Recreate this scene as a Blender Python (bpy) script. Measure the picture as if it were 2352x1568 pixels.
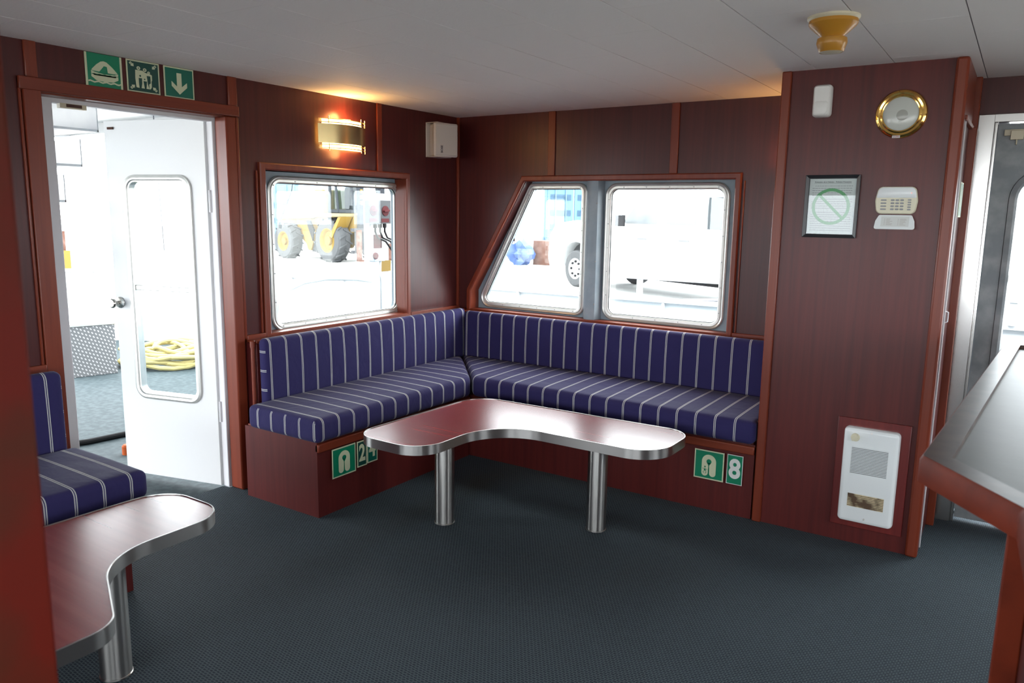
import bpy, bmesh, math, random
from mathutils import Vector, Matrix
random.seed(7)
for o in list(bpy.data.objects):
    bpy.data.objects.remove(o)
S = bpy.context.scene
COL = S.collection
PI = math.pi

# ------------------------------------------------------------------ camera
yaw, pitch, roll = math.radians(33.44), math.radians(9.546), math.radians(0.855)
F = Vector((-math.sin(yaw)*math.cos(pitch), math.cos(yaw)*math.cos(pitch), -math.sin(pitch)))
Rr = Vector((math.cos(yaw), math.sin(yaw), 0)); U = Rr.cross(F)
R2 = Rr*math.cos(roll) + U*math.sin(roll); U2 = -Rr*math.sin(roll) + U*math.cos(roll)
cam = bpy.data.cameras.new('camera'); camo = bpy.data.objects.new('camera', cam); COL.objects.link(camo)
m = Matrix((R2, U2, -F)).transposed().to_4x4(); m.translation = Vector((3.3177, -4.3131, 1.4673))
camo.matrix_world = m
cam.sensor_width = 36; cam.lens = 1761.8/2352*36; cam.clip_start = 0.05; cam.clip_end = 300
cam.dof.use_dof = True; cam.dof.focus_distance = 4.3; cam.dof.aperture_fstop = 5.6
S.camera = camo

# ------------------------------------------------------------------ sky, portals, exposure
W = bpy.data.worlds.new('overcast_sky'); S.world = W; W.use_nodes = True
SKY = 12.5
nt = W.node_tree; bg = nt.nodes['Background']
tc = nt.nodes.new('ShaderNodeTexCoord'); sep = nt.nodes.new('ShaderNodeSeparateXYZ')
rmp = nt.nodes.new('ShaderNodeValToRGB')
nt.links.new(tc.outputs['Generated'], sep.inputs[0]); nt.links.new(sep.outputs['Z'], rmp.inputs[0])
rmp.color_ramp.elements[0].position = 0.0; rmp.color_ramp.elements[0].color = (0.80, 0.85, 0.90, 1)
rmp.color_ramp.elements[1].position = 0.7; rmp.color_ramp.elements[1].color = (0.98, 1.0, 1.0, 1)
nt.links.new(rmp.outputs[0], bg.inputs['Color']); bg.inputs['Strength'].default_value = SKY

def portal(loc, rot, sx, sy):
    l = bpy.data.lights.new('daylight_portal', 'AREA'); l.shape = 'RECTANGLE'; l.size = sx; l.size_y = sy
    l.cycles.is_portal = True
    o = bpy.data.objects.new('daylight_portal', l); COL.objects.link(o); o.location = loc; o.rotation_euler = rot
portal((-.15, -2.26, .95), (0, -PI/2, 0), 1.95, .8)          # doorway
portal((-.15, -1.05, 1.22), (0, -PI/2, 0), .9, 1.1)
portal((1.05, .15, 1.22), (PI/2*-1, 0, 0), 1.9, .9)
S.view_settings.view_transform = 'Standard'; S.view_settings.look = 'None'
S.view_settings.gamma = 1; S.view_settings.use_curve_mapping = False
S.view_settings.exposure = 0.36
S.cycles.use_denoising = True
S.cycles.max_bounces = 10; S.cycles.diffuse_bounces = 6; S.cycles.glossy_bounces = 4
S.cycles.transparent_max_bounces = 12; S.cycles.sample_clamp_indirect = 6.0
S.cycles.caustics_reflective = False; S.cycles.caustics_refractive = False

# ------------------------------------------------------------------ materials
def newmat(name):
    m = bpy.data.materials.new(name); m.use_nodes = True
    return m, m.node_tree, m.node_tree.nodes['Principled BSDF']
def mat(name, col, rough=.5, metal=0, spec=.5, emit=None, es=1.0, bump=0, bscale=200, coat=0):
    m, nt, b = newmat(name)
    b.inputs['Base Color'].default_value = (*col, 1); b.inputs['Roughness'].default_value = rough
    b.inputs['Metallic'].default_value = metal; b.inputs['Specular IOR Level'].default_value = spec
    b.inputs['Coat Weight'].default_value = coat
    if emit:
        b.inputs['Emission Color'].default_value = (*emit, 1); b.inputs['Emission Strength'].default_value = es
    if bump:
        g = nt.nodes.new('ShaderNodeNewGeometry'); n = nt.nodes.new('ShaderNodeTexNoise'); n.inputs['Scale'].default_value = bscale
        n.inputs['Detail'].default_value = 3
        bu = nt.nodes.new('ShaderNodeBump'); bu.inputs['Strength'].default_value = bump; bu.inputs['Distance'].default_value = .002
        nt.links.new(g.outputs['Position'], n.inputs['Vector']); nt.links.new(n.outputs['Fac'], bu.inputs['Height'])
        nt.links.new(bu.outputs[0], b.inputs['Normal'])
    return m
def wood(name, c1, c2, axis='z', rough=.35, coat=.0, sc=1.0, spec=.5):
    m, nt, b = newmat(name)
    g = nt.nodes.new('ShaderNodeNewGeometry'); mp = nt.nodes.new('ShaderNodeMapping')
    s = {'x': (1.2, 38, 38), 'y': (38, 1.2, 38), 'z': (38, 38, 1.2)}[axis]
    mp.inputs['Scale'].default_value = [v*sc for v in s]
    n = nt.nodes.new('ShaderNodeTexNoise'); n.inputs['Scale'].default_value = 1; n.inputs['Detail'].default_value = 6; n.inputs['Roughness'].default_value = .62
    n.inputs['Distortion'].default_value = .4
    mp2 = nt.nodes.new('ShaderNodeMapping'); mp2.inputs['Scale'].default_value = [v*.13*sc for v in s]
    n2 = nt.nodes.new('ShaderNodeTexNoise'); n2.inputs['Scale'].default_value = 1; n2.inputs['Detail'].default_value = 2
    ad = nt.nodes.new('ShaderNodeMath'); ad.operation = 'MULTIPLY_ADD'; ad.inputs[1].default_value = .45
    r = nt.nodes.new('ShaderNodeValToRGB')
    r.color_ramp.elements[0].position = .48; r.color_ramp.elements[0].color = (*c1, 1)
    r.color_ramp.elements[1].position = .92; r.color_ramp.elements[1].color = (*c2, 1)
    L = nt.links.new
    L(g.outputs['Position'], mp.inputs[0]); L(mp.outputs[0], n.inputs['Vector'])
    L(g.outputs['Position'], mp2.inputs[0]); L(mp2.outputs[0], n2.inputs['Vector'])
    L(n2.outputs['Fac'], ad.inputs[0]); L(n.outputs['Fac'], ad.inputs[2]); L(ad.outputs[0], r.inputs[0])
    L(r.outputs[0], b.inputs['Base Color'])
    b.inputs['Roughness'].default_value = rough; b.inputs['Coat Weight'].default_value = coat; b.inputs['Coat Roughness'].default_value = .12
    b.inputs['Specular IOR Level'].default_value = spec
    return m
def metal(name, col, rough, axis=None, aniso=0):
    m, nt, b = newmat(name)
    b.inputs['Base Color'].default_value = (*col, 1); b.inputs['Metallic'].default_value = 1; b.inputs['Roughness'].default_value = rough
    g = nt.nodes.new('ShaderNodeNewGeometry'); mp = nt.nodes.new('ShaderNodeMapping')
    mp.inputs['Scale'].default_value = {'z': (6, 6, 700), 'v': (500, 500, 3), None: (60, 60, 60)}[axis]
    n = nt.nodes.new('ShaderNodeTexNoise'); n.inputs['Scale'].default_value = 1; n.inputs['Detail'].default_value = 3
    mr = nt.nodes.new('ShaderNodeMapRange'); mr.inputs['To Min'].default_value = rough*.7; mr.inputs['To Max'].default_value = min(1, rough*1.4)
    nt.links.new(g.outputs['Position'], mp.inputs[0]); nt.links.new(mp.outputs[0], n.inputs['Vector'])
    nt.links.new(n.outputs['Fac'], mr.inputs['Value']); nt.links.new(mr.outputs[0], b.inputs['Roughness'])
    return m
def brushed(name, col, rough):
    m, nt, b = newmat(name)
    b.inputs['Base Color'].default_value = (*col, 1); b.inputs['Metallic'].default_value = 1; b.inputs['Roughness'].default_value = rough
    b.inputs['Anisotropic'].default_value = .85; b.inputs['Anisotropic Rotation'].default_value = .25
    t = nt.nodes.new('ShaderNodeTangent'); t.direction_type = 'RADIAL'; t.axis = 'Z'; nt.links.new(t.outputs[0], b.inputs['Tangent'])
    return m
def blotch(name, c1, c2, scale, rough=.6, lo=.4, hi=.65, spec=.5, metalv=0):
    m, nt, b = newmat(name)
    g = nt.nodes.new('ShaderNodeNewGeometry'); n = nt.nodes.new('ShaderNodeTexNoise'); n.inputs['Scale'].default_value = scale
    n.inputs['Detail'].default_value = 6
    r = nt.nodes.new('ShaderNodeValToRGB'); r.color_ramp.elements[0].position = lo; r.color_ramp.elements[0].color = (*c1, 1)
    r.color_ramp.elements[1].position = hi; r.color_ramp.elements[1].color = (*c2, 1)
    nt.links.new(g.outputs['Position'], n.inputs['Vector']); nt.links.new(n.outputs['Fac'], r.inputs[0]); nt.links.new(r.outputs[0], b.inputs['Base Color'])
    b.inputs['Roughness'].default_value = rough; b.inputs['Specular IOR Level'].default_value = spec; b.inputs['Metallic'].default_value = metalv
    return m
def glassmat(name, refl=.06, tint=(.97, .99, .99)):
    m = bpy.data.materials.new(name); m.use_nodes = True; nt = m.node_tree; nt.nodes.clear()
    o = nt.nodes.new('ShaderNodeOutputMaterial'); t = nt.nodes.new('ShaderNodeBsdfTransparent'); t.inputs[0].default_value = (*tint, 1)
    g = nt.nodes.new('ShaderNodeBsdfGlossy'); g.inputs['Roughness'].default_value = .0
    mx = nt.nodes.new('ShaderNodeMixShader'); lw = nt.nodes.new('ShaderNodeLayerWeight'); lw.inputs['Blend'].default_value = .5
    pw = nt.nodes.new('ShaderNodeMath'); pw.operation = 'POWER'; pw.inputs[1].default_value = 5
    mu = nt.nodes.new('ShaderNodeMath'); mu.operation = 'MULTIPLY_ADD'; mu.inputs[1].default_value = .9; mu.inputs[2].default_value = refl*.6; mu.use_clamp = True
    nt.links.new(lw.outputs['Facing'], pw.inputs[0]); nt.links.new(pw.outputs[0], mu.inputs[0]); nt.links.new(mu.outputs[0], mx.inputs[0])
    nt.links.new(t.outputs[0], mx.inputs[1]); nt.links.new(g.outputs[0], mx.inputs[2]); nt.links.new(mx.outputs[0], o.inputs[0])
    return m

PANEL = wood('mahogany_laminate', (.046, .009, .009), (.076, .014, .013), 'z', .33, spec=.38)
PANELR = wood('mahogany_laminate_red', (.062, .009, .009), (.100, .015, .013), 'z', .35, spec=.36)
TRIM = wood('mahogany_trim', (.125, .020, .009), (.185, .034, .014), 'z', .34, sc=.7, spec=.38)
TRIMX = wood('mahogany_trim_lengthwise', (.125, .020, .009), (.185, .034, .014), 'x', .34, sc=.7, spec=.38)
TRIMY = wood('mahogany_trim_crosswise', (.125, .020, .009), (.185, .034, .014), 'y', .34, sc=.7, spec=.38)
TABLE = wood('table_laminate', (.14, .014, .016), (.20, .030, .030), 'x', .27)
POSTW = blotch('worn_red_varnish', (.085, .006, .002), (.042, .012, .005), 5, .55, spec=.12)
COUNTERW = blotch('counter_red_varnish', (.15, .022, .008), (.085, .012, .005), 9, .5, spec=.1)
DARKEDGE = blotch('worn_dark_varnish', (.028, .011, .007), (.058, .030, .020), 14, .36, spec=.25)
VINYL = mat('brown_vinyl', (.030, .025, .018), .45, spec=.28, bump=.25, bscale=14)
STEEL = brushed('brushed_steel', (.50, .49, .475), .30)
STEELV = brushed('brushed_steel_upright', (.60, .59, .57), .30)
ALU = metal('aluminium_frame', (.80, .79, .76), .42)
ALU2 = blotch('dull_aluminium', (.58, .58, .55), (.62, .61, .58), 30, .36, metalv=.75)
BRASS = mat('polished_brass', (.90, .70, .34), .24, 1)
GOLD = mat('gilt_brass', (.95, .58, .16), .12, 1)
KNOBM = metal('satin_nickel', (.66, .63, .58), .25)
HULL = blotch('blue_grey_paint', (.20, .25, .29), (.25, .30, .335), 9, .45)
WHITEP = blotch('white_gloss_paint', (.58, .58, .59), (.62, .62, .62), 6, .4)
DOORW = mat('white_door_paint', (.62, .62, .62), .4)
JAMB = mat('grey_white_jamb_paint', (.62, .61, .63), .45)
PLW = mat('white_plastic', (.72, .72, .69), .38)
PLC = mat('cream_plastic', (.66, .63, .47), .4)
PLB = mat('white_grey_plastic', (.50, .46, .42), .45)
ENAMEL = mat('white_enamel', (.74, .78, .78), .22)
BLACK = mat('black_rubber', (.012, .012, .013), .8, spec=.12)
DARK = mat('dark_gap', (.01, .01, .011), .8)
GREY = mat('mid_grey', (.25, .26, .27), .5)
SIGNG = mat('sign_green', (.0, .17, .085), .35)
SIGND = mat('sign_dark_green', (.003, .05, .04), .35)
SIGNT = mat('sign_teal_green', (.0, .11, .075), .35)
LUM = mat('pale_yellow_film', (.50, .53, .36), .4)
LUMW = mat('pale_white_film', (.62, .64, .62), .4)
RED = mat('red_plastic', (.050, .010, .012), .7, spec=.08)
YEL = mat('machine_yellow', (.13, .08, .016), .6, spec=.15)
ORANGE = mat('orange_plastic', (.30, .06, .015), .7, spec=.1)
TYRE = mat('tyre_rubber', (.042, .043, .045), .9, spec=.2, bump=.4, bscale=30)
BLUEC = mat('container_blue', (.030, .082, .14), .5)
BLUEL = mat('container_pale_blue', (.06, .115, .16), .5)
TARP = mat('blue_tarp', (.010, .035, .12), .5, bump=.6, bscale=4)
TRUCKW = mat('truck_white_paint', (.42, .43, .44), .25)
WINDK = mat('vehicle_glass', (.10, .12, .13), .1)
SMOKE = mat('amber_plastic', (.40, .185, .02), .33)
AGED = mat('aged_ivory_plastic', (.55, .50, .36), .4)
ROPEM = mat('yellow_rope', (.34, .29, .12), .9, spec=.05, bump=.8, bscale=40)
ROPED = mat('dark_rope', (.12, .12, .14), .8)
PAPER = mat('paper', (.60, .62, .60), .6)
INK = mat('ink', (.05, .05, .06), .6)
RING = mat('green_ring_print', (.13, .36, .16), .6)
REDINK = mat('red_ink', (.45, .03, .06), .6)
RUST = blotch('rust', (.06, .028, .020), (.10, .06, .05), 6, .8, spec=.08)
BEIGE = mat('beige_paint', (.10, .09, .06), .6)
CONC = blotch('dock_concrete', (.42, .42, .41), (.50, .50, .48), .8, .9)
DECKM = blotch('deck_covering', (.020, .032, .037), (.036, .050, .056), 25, .85, spec=.2)
LAMPG = mat('lit_lamp_glass', (.9, .7, .4), .4, emit=(1, .58, .18), es=14)
FROST = mat('frosted_lamp_glass', (.52, .54, .50), .18)
GLASS = glassmat('window_glass')
PICG = glassmat('picture_glass', .03)
LED = mat('red_led', (.8, .1, .05), .4, emit=(1, .1, .05), es=1.5)
STAIN = blotch('scorched_enamel', (.10, .05, .02), (.66, .55, .34), 18, .4, .42, .56)

def ceilmat():
    m, nt, b = newmat('ceiling_tile'); L = nt.links.new
    b.inputs['Base Color'].default_value = (.82, .80, .78, 1); b.inputs['Roughness'].default_value = .75
    g = nt.nodes.new('ShaderNodeNewGeometry'); n = nt.nodes.new('ShaderNodeTexNoise'); n.inputs['Scale'].default_value = 90
    n.inputs['Detail'].default_value = 4
    bu = nt.nodes.new('ShaderNodeBump'); bu.inputs['Strength'].default_value = .25; bu.inputs['Distance'].default_value = .003
    L(g.outputs['Position'], n.inputs['Vector']); L(n.outputs['Fac'], bu.inputs['Height']); L(bu.outputs[0], b.inputs['Normal'])
    return m
CEIL = ceilmat()
SEAM = mat('tile_joint', (.10, .10, .10), .8)
SEAML = mat('tile_joint_light', (.80, .79, .77), .8)

def carpetmat():
    m, nt, b = newmat('woven_blue_carpet'); L = nt.links.new; N = nt.nodes.new
    g = N('ShaderNodeNewGeometry'); mp = N('ShaderNodeMapping'); mp.inputs['Rotation'].default_value = (0, 0, math.radians(4))
    nz = N('ShaderNodeTexNoise'); nz.inputs['Scale'].default_value = 60; nz.inputs['Detail'].default_value = 2
    mx = N('ShaderNodeMix'); mx.data_type = 'VECTOR'; mx.inputs['Factor'].default_value = .0035
    L(g.outputs['Position'], mp.inputs[0]); L(g.outputs['Position'], nz.inputs['Vector'])
    L(mp.outputs[0], mx.inputs['A']); L(nz.outputs['Color'], mx.inputs['B'])
    br = N('ShaderNodeTexBrick'); L(mx.outputs['Result'], br.inputs['Vector'])
    br.inputs['Scale'].default_value = 1; br.inputs['Brick Width'].default_value = .0155; br.inputs['Row Height'].default_value = .0098
    br.inputs['Mortar Size'].default_value = .0021; br.inputs['Mortar Smooth'].default_value = .6
    br.inputs['Color1'].default_value = (.007, .013, .024, 1); br.inputs['Color2'].default_value = (.013, .022, .036, 1)
    br.inputs['Mortar'].default_value = (.060, .084, .092, 1)
    n2 = N('ShaderNodeTexNoise'); n2.inputs['Scale'].default_value = 350; n2.inputs['Detail'].default_value = 2
    L(g.outputs['Position'], n2.inputs['Vector'])
    mr = N('ShaderNodeMapRange'); mr.inputs['To Min'].default_value = .55; mr.inputs['To Max'].default_value = 1.45
    L(n2.outputs['Fac'], mr.inputs['Value'])
    mm = N('ShaderNodeMix'); mm.data_type = 'RGBA'; mm.blend_type = 'MULTIPLY'; mm.inputs['Factor'].default_value = 1
    L(br.outputs['Color'], mm.inputs['A']); L(mr.outputs[0], mm.inputs['B']); L(mm.outputs['Result'], b.inputs['Base Color'])
    bu = N('ShaderNodeBump'); bu.inputs['Strength'].default_value = .7; bu.inputs['Distance'].default_value = .004; bu.invert = True
    L(br.outputs['Fac'], bu.inputs['Height']); L(bu.outputs[0], b.inputs['Normal'])
    b.inputs['Roughness'].default_value = .85; b.inputs['Specular IOR Level'].default_value = .12
    b.inputs['Sheen Weight'].default_value = .04
    return m
CARPET = carpetmat()

def stripemat():
    m, nt, b = newmat('navy_pinstripe_fabric'); L = nt.links.new; N = nt.nodes.new
    uv = N('ShaderNodeUVMap'); uv.uv_map = 'UVMap'; sp = N('ShaderNodeSeparateXYZ'); L(uv.outputs[0], sp.inputs[0])
    fr = N('ShaderNodeMath'); fr.operation = 'FRACT'; L(sp.outputs['X'], fr.inputs[0])
    def band(lo, hi):
        a = N('ShaderNodeMath'); a.operation = 'GREATER_THAN'; a.inputs[1].default_value = lo; L(fr.outputs[0], a.inputs[0])
        c = N('ShaderNodeMath'); c.operation = 'LESS_THAN'; c.inputs[1].default_value = hi; L(fr.outputs[0], c.inputs[0])
        d = N('ShaderNodeMath'); d.operation = 'MULTIPLY'; L(a.outputs[0], d.inputs[0]); L(c.outputs[0], d.inputs[1]); return d
    b1 = band(.445, .482); b2 = band(.518, .555)
    ad = N('ShaderNodeMath'); ad.operation = 'ADD'; L(b1.outputs[0], ad.inputs[0]); L(b2.outputs[0], ad.inputs[1])
    mx = N('ShaderNodeMix'); mx.data_type = 'RGBA'; L(ad.outputs[0], mx.inputs['Factor'])
    mx.inputs['A'].default_value = (.022, .018, .078, 1); mx.inputs['B'].default_value = (.42, .42, .42, 1)
    L(mx.outputs['Result'], b.inputs['Base Color']); b.inputs['Roughness'].default_value = .85; b.inputs['Specular IOR Level'].default_value = .2
    b.inputs['Sheen Weight'].default_value = .05; b.inputs['Sheen Roughness'].default_value = .4
    g = N('ShaderNodeNewGeometry'); n = N('ShaderNodeTexNoise'); n.inputs['Scale'].default_value = 9; n.inputs['Detail'].default_value = 3
    n.inputs['Distortion'].default_value = .6
    bu = N('ShaderNodeBump'); bu.inputs['Strength'].default_value = .35; bu.inputs['Distance'].default_value = .02
    L(g.outputs['Position'], n.inputs['Vector']); L(n.outputs['Fac'], bu.inputs['Height']); L(bu.outputs[0], b.inputs['Normal'])
    return m
FABRIC = stripemat()

def platemat():
    m, nt, b = newmat('diamond_plate'); L = nt.links.new; N = nt.nodes.new
    g = N('ShaderNodeNewGeometry'); sp = N('ShaderNodeSeparateXYZ'); L(g.outputs['Position'], sp.inputs[0])
    def math_(op, a, bb):
        x = N('ShaderNodeMath'); x.operation = op
        for i, v in enumerate((a, bb)):
            if v is None: continue
            if isinstance(v, (int, float)): x.inputs[i].default_value = v
            else: L(v, x.inputs[i])
        return x.outputs[0]
    h = math_('ADD', sp.outputs['X'], sp.outputs['Y'])
    su = math_('SINE', math_('MULTIPLY', math_('ADD', h, sp.outputs['Z']), 130), None)
    sv = math_('SINE', math_('MULTIPLY', math_('SUBTRACT', h, sp.outputs['Z']), 65), None)
    p = math_('MULTIPLY', su, sv)
    k = math_('GREATER_THAN', p, .45)
    mx = N('ShaderNodeMix'); mx.data_type = 'RGBA'; L(k, mx.inputs['Factor'])
    mx.inputs['A'].default_value = (.14, .145, .15, 1); mx.inputs['B'].default_value = (.42, .42, .42, 1)
    L(mx.outputs['Result'], b.inputs['Base Color']); b.inputs['Metallic'].default_value = .3; b.inputs['Roughness'].default_value = .4
    return m
DIAMOND = platemat()

# ------------------------------------------------------------------ mesh helpers
class MB:
    def __init__(s): s.v = []; s.f = []; s.m = []
    def add(s, verts, faces, mi=0):
        b = len(s.v); s.v += [tuple(v) for v in verts]
        for f in faces: s.f.append(tuple(b+i for i in f)); s.m.append(mi)
        return s
    def box(s, a, c, mi=0, rot=None, piv=None):
        x0, x1 = sorted((a[0], c[0])); y0, y1 = sorted((a[1], c[1])); z0, z1 = sorted((a[2], c[2]))
        v = [Vector(p) for p in ((x0,y0,z0),(x1,y0,z0),(x1,y1,z0),(x0,y1,z0),(x0,y0,z1),(x1,y0,z1),(x1,y1,z1),(x0,y1,z1))]
        if rot is not None:
            pv = Vector(piv) if piv is not None else sum(v, Vector())/8
            v = [pv + rot @ (q-pv) for q in v]
        return s.add(v, [(0,3,2,1),(4,5,6,7),(0,1,5,4),(1,2,6,5),(2,3,7,6),(3,0,4,7)], mi)
    def prism(s, poly, fn, h0, h1, mi=0):
        """poly 2D convex or simple; fn(a,b,h)->xyz"""
        n = len(poly)
        bm = bmesh.new(); vs = [bm.verts.new((p[0], p[1], 0)) for p in poly]
        for i in range(n): bm.edges.new((vs[i], vs[(i+1) % n]))
        bmesh.ops.triangle_fill(bm, use_beauty=True, edges=bm.edges[:])
        bm.verts.index_update()
        tris = [[v.index for v in f.verts] for f in bm.faces]; bm.free()
        V = [fn(p[0], p[1], h0) for p in poly] + [fn(p[0], p[1], h1) for p in poly]
        Fc = [tuple(t) for t in tris] + [tuple(n+i for i in reversed(t)) for t in tris]
        Fc += [(i, (i+1) % n, n+(i+1) % n, n+i) for i in range(n)]
        return s.add(V, Fc, mi)
    def loft(s, rings, mi=0, close=True, capa=False, capb=False):
        n = len(rings[0]); V = [p for r in rings for p in r]; Fc = []
        for k in range(len(rings)-1):
            for i in range(n if close else n-1):
                j = (i+1) % n; Fc.append((k*n+i, k*n+j, (k+1)*n+j, (k+1)*n+i))
        if capa: Fc.append(tuple(range(n))[::-1])
        if capb: Fc.append(tuple((len(rings)-1)*n+i for i in range(n)))
        return s.add(V, Fc, mi)
    def tube(s, pts, r, n=10, mi=0, cap=True, closed=False):
        P = [Vector(p) for p in pts]; rings = []; up = None; K = len(P)
        for i, p in enumerate(P):
            if closed: t = (P[(i+1) % K]-P[i-1])
            else: t = (P[min(i+1, K-1)]-P[max(i-1, 0)])
            t.normalize()
            if up is None:
                up = Vector((0, 0, 1)) if abs(t.z) < .9 else Vector((1, 0, 0))
            a = up - t*up.dot(t); a.normalize(); up = a; b = t.cross(a)
            rr = r[i] if isinstance(r, (list, tuple)) else r
            rings.append([p + a*rr*math.cos(2*PI*k/n) + b*rr*math.sin(2*PI*k/n) for k in range(n)])
        if closed: rings.append(rings[0])
        return s.loft(rings, mi, True, cap and not closed, cap and not closed)
    def cyl(s, p0, p1, r, n=24, mi=0): return s.tube([p0, p1], r, n, mi)
    def lathe(s, o, ax, prof, n=32, mi=0):
        """prof: (radius, height along axis)"""
        o = Vector(o); ax = Vector(ax).normalized(); a = ax.orthogonal().normalized(); b = ax.cross(a); rings = []
        for r, h in prof:
            rings.append([o + ax*h + (a*math.cos(2*PI*k/n) + b*math.sin(2*PI*k/n))*max(r, 1e-5) for k in range(n)])
        return s.loft(rings, mi)
    def xf(s, M):
        s.v = [tuple(M @ Vector(v)) for v in s.v]; return s
    def build(s, name, mats, parent=None, bevel=0, seg=2, smooth=35, base=True):
        me = bpy.data.meshes.new(name)
        V = [Vector(v) for v in s.v]
        if parent is not None:
            off = WL[parent.name]
        elif base:
            xs = [v.x for v in V]; ys = [v.y for v in V]; zs = [v.z for v in V]
            off = Vector(((min(xs)+max(xs))/2, (min(ys)+max(ys))/2, min(zs)))
        else: off = Vector((0, 0, 0))
        me.from_pydata([v-off for v in V], [], s.f)
        if not isinstance(mats, (list, tuple)): mats = [mats]
        for mm in mats: me.materials.append(mm)
        me.polygons.foreach_set('material_index', s.m)
        bm = bmesh.new(); bm.from_mesh(me); bmesh.ops.recalc_face_normals(bm, faces=bm.faces[:]); bm.to_mesh(me); bm.free()
        me.polygons.foreach_set('use_smooth', [True]*len(me.polygons)); me.set_sharp_from_angle(angle=math.radians(smooth))
        me.update()
        o = bpy.data.objects.new(name, me); COL.objects.link(o)
        if parent is not None: o.parent = parent
        else: o.location = off
        WL[o.name] = off
        if bevel:
            md = o.modifiers.new('bevel', 'BEVEL'); md.width = bevel; md.segments = seg; md.limit_method = 'ANGLE'; md.angle_limit = math.radians(40)
        return o
WL = {}
def empty(name, loc):
    o = bpy.data.objects.new(name, None); COL.objects.link(o); o.location = loc; o.empty_display_size = .1; WL[o.name] = Vector(loc); return o
def tag(o, label, cat, group=None, kind=None):
    o['label'] = label; o['category'] = cat
    if group: o['group'] = group
    if kind: o['kind'] = kind
    return o
def struct(o, label=None):
    o['kind'] = 'structure'
    if label: o['label'] = label
    return o
def plate(mb, outer, holes, fn, h0, h1, mi=0):
    """flat plate with holes; loops 2D; fn(a,b,h)"""
    bm = bmesh.new(); loops = [outer]+holes; idx = []
    for lp in loops:
        vs = [bm.verts.new((p[0], p[1], 0)) for p in lp]; idx.append(len(vs))
        for i in range(len(vs)): bm.edges.new((vs[i], vs[(i+1) % len(vs)]))
    bmesh.ops.triangle_fill(bm, use_beauty=True, edges=bm.edges[:])
    bm.verts.index_update(); pts = [(v.co.x, v.co.y) for v in bm.verts]
    tris = [[v.index for v in f.verts] for f in bm.faces]; bm.free()
    n = len(pts); V = [fn(*p, h0) for p in pts]+[fn(*p, h1) for p in pts]
    Fc = [tuple(t) for t in tris]+[tuple(n+i for i in reversed(t)) for t in tris]; b = 0
    for k in idx:
        Fc += [(b+i, b+(i+1) % k, n+b+(i+1) % k, n+b+i) for i in range(k)]; b += k
    mb.add(V, Fc, mi); return mb
def rect(a0, b0, a1, b1): return [(a0, b0), (a1, b0), (a1, b1), (a0, b1)]
def offs(poly, d):
    """offset convex ccw polygon inward by d"""
    n = len(poly); out = []
    A = sum(poly[i][0]*poly[(i+1) % n][1]-poly[(i+1) % n][0]*poly[i][1] for i in range(n)); sg = 1 if A > 0 else -1
    for i in range(n):
        p0 = Vector(poly[i-1]); p = Vector(poly[i]); p1 = Vector(poly[(i+1) % n])
        e0 = (p-p0).normalized(); e1 = (p1-p).normalized()
        n0 = Vector((-e0.y, e0.x))*sg; n1 = Vector((-e1.y, e1.x))*sg
        k = (n0+n1); k = k/(k.dot(n0)) if abs(k.dot(n0)) > 1e-6 else n0
        out.append(tuple(p+k*d))
    return out
def rpoly(poly, r, n=7):
    out = []; K = len(poly)
    for i in range(K):
        rr = r[i] if isinstance(r, (list, tuple)) else r
        p0 = Vector(poly[i-1]); p = Vector(poly[i]); p1 = Vector(poly[(i+1) % K])
        a = (p0-p).normalized(); b = (p1-p).normalized(); ang = a.angle(b)
        t = min(rr/math.tan(ang/2), (p0-p).length*.49, (p1-p).length*.49); rr = t*math.tan(ang/2)
        c = p+(a+b).normalized()*(rr/math.sin(ang/2)); s0 = p+a*t; s1 = p+b*t
        a0 = math.atan2((s0-c).y, (s0-c).x); a1 = math.atan2((s1-c).y, (s1-c).x); d = a1-a0
        while d > PI: d -= 2*PI
        while d < -PI: d += 2*PI
        for k in range(n+1):
            an = a0+d*k/n; out.append((c.x+rr*math.cos(an), c.y+rr*math.sin(an)))
    return out
def circ(cx, cy, r, n=24, ry=None): return [(cx+r*math.cos(2*PI*k/n), cy+(ry or r)*math.sin(2*PI*k/n)) for k in range(n)]
FX = lambda a, b, h: (h, a, b)     # plane facing x: (y, z) -> x=h
FY = lambda a, b, h: (a, h, b)     # plane facing y: (x, z) -> y=h
FZ = lambda a, b, h: (a, b, h)
def text_polys(mb, txt, size, M, mi=0, depth=.0006, align='CENTER', bold=0.0):
    cu = bpy.data.curves.new('lettering', 'FONT'); cu.body = txt; cu.size = size; cu.align_x = align; cu.align_y = 'CENTER'; cu.extrude = depth; cu.offset = bold
    cu.resolution_u = 4
    o = bpy.data.objects.new('lettering', cu); COL.objects.link(o)
    dg = bpy.context.evaluated_depsgraph_get(); me = bpy.data.meshes.new_from_object(o.evaluated_get(dg))
    mb.add([M @ v.co for v in me.vertices], [tuple(p.vertices) for p in me.polygons], mi)
    bpy.data.objects.remove(o); bpy.data.curves.remove(cu); bpy.data.meshes.remove(me)
def bpring(mb, poly, r, fn, prof, mi=0, n=7):
    """frame ring: prof list of (inward offset, h)"""
    rings = []
    for d, h in prof:
        rr = [max(q-d, .004) for q in r] if isinstance(r, (list, tuple)) else max(r-d, .004)
        rings.append([fn(a, b, h) for a, b in rpoly(offs(poly, d), rr, n)])
    mb.loft(rings+[rings[0]], mi); return mb

H = 2.10
# ================================================================== SETTING
o = MB().box((-.08, -7.6, -.06), (6.3, .0, 0)).box((-.13, -2.632, -.06), (-.08, -1.88, -.002)).build('floor', CARPET, base=False); struct(o)
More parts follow.
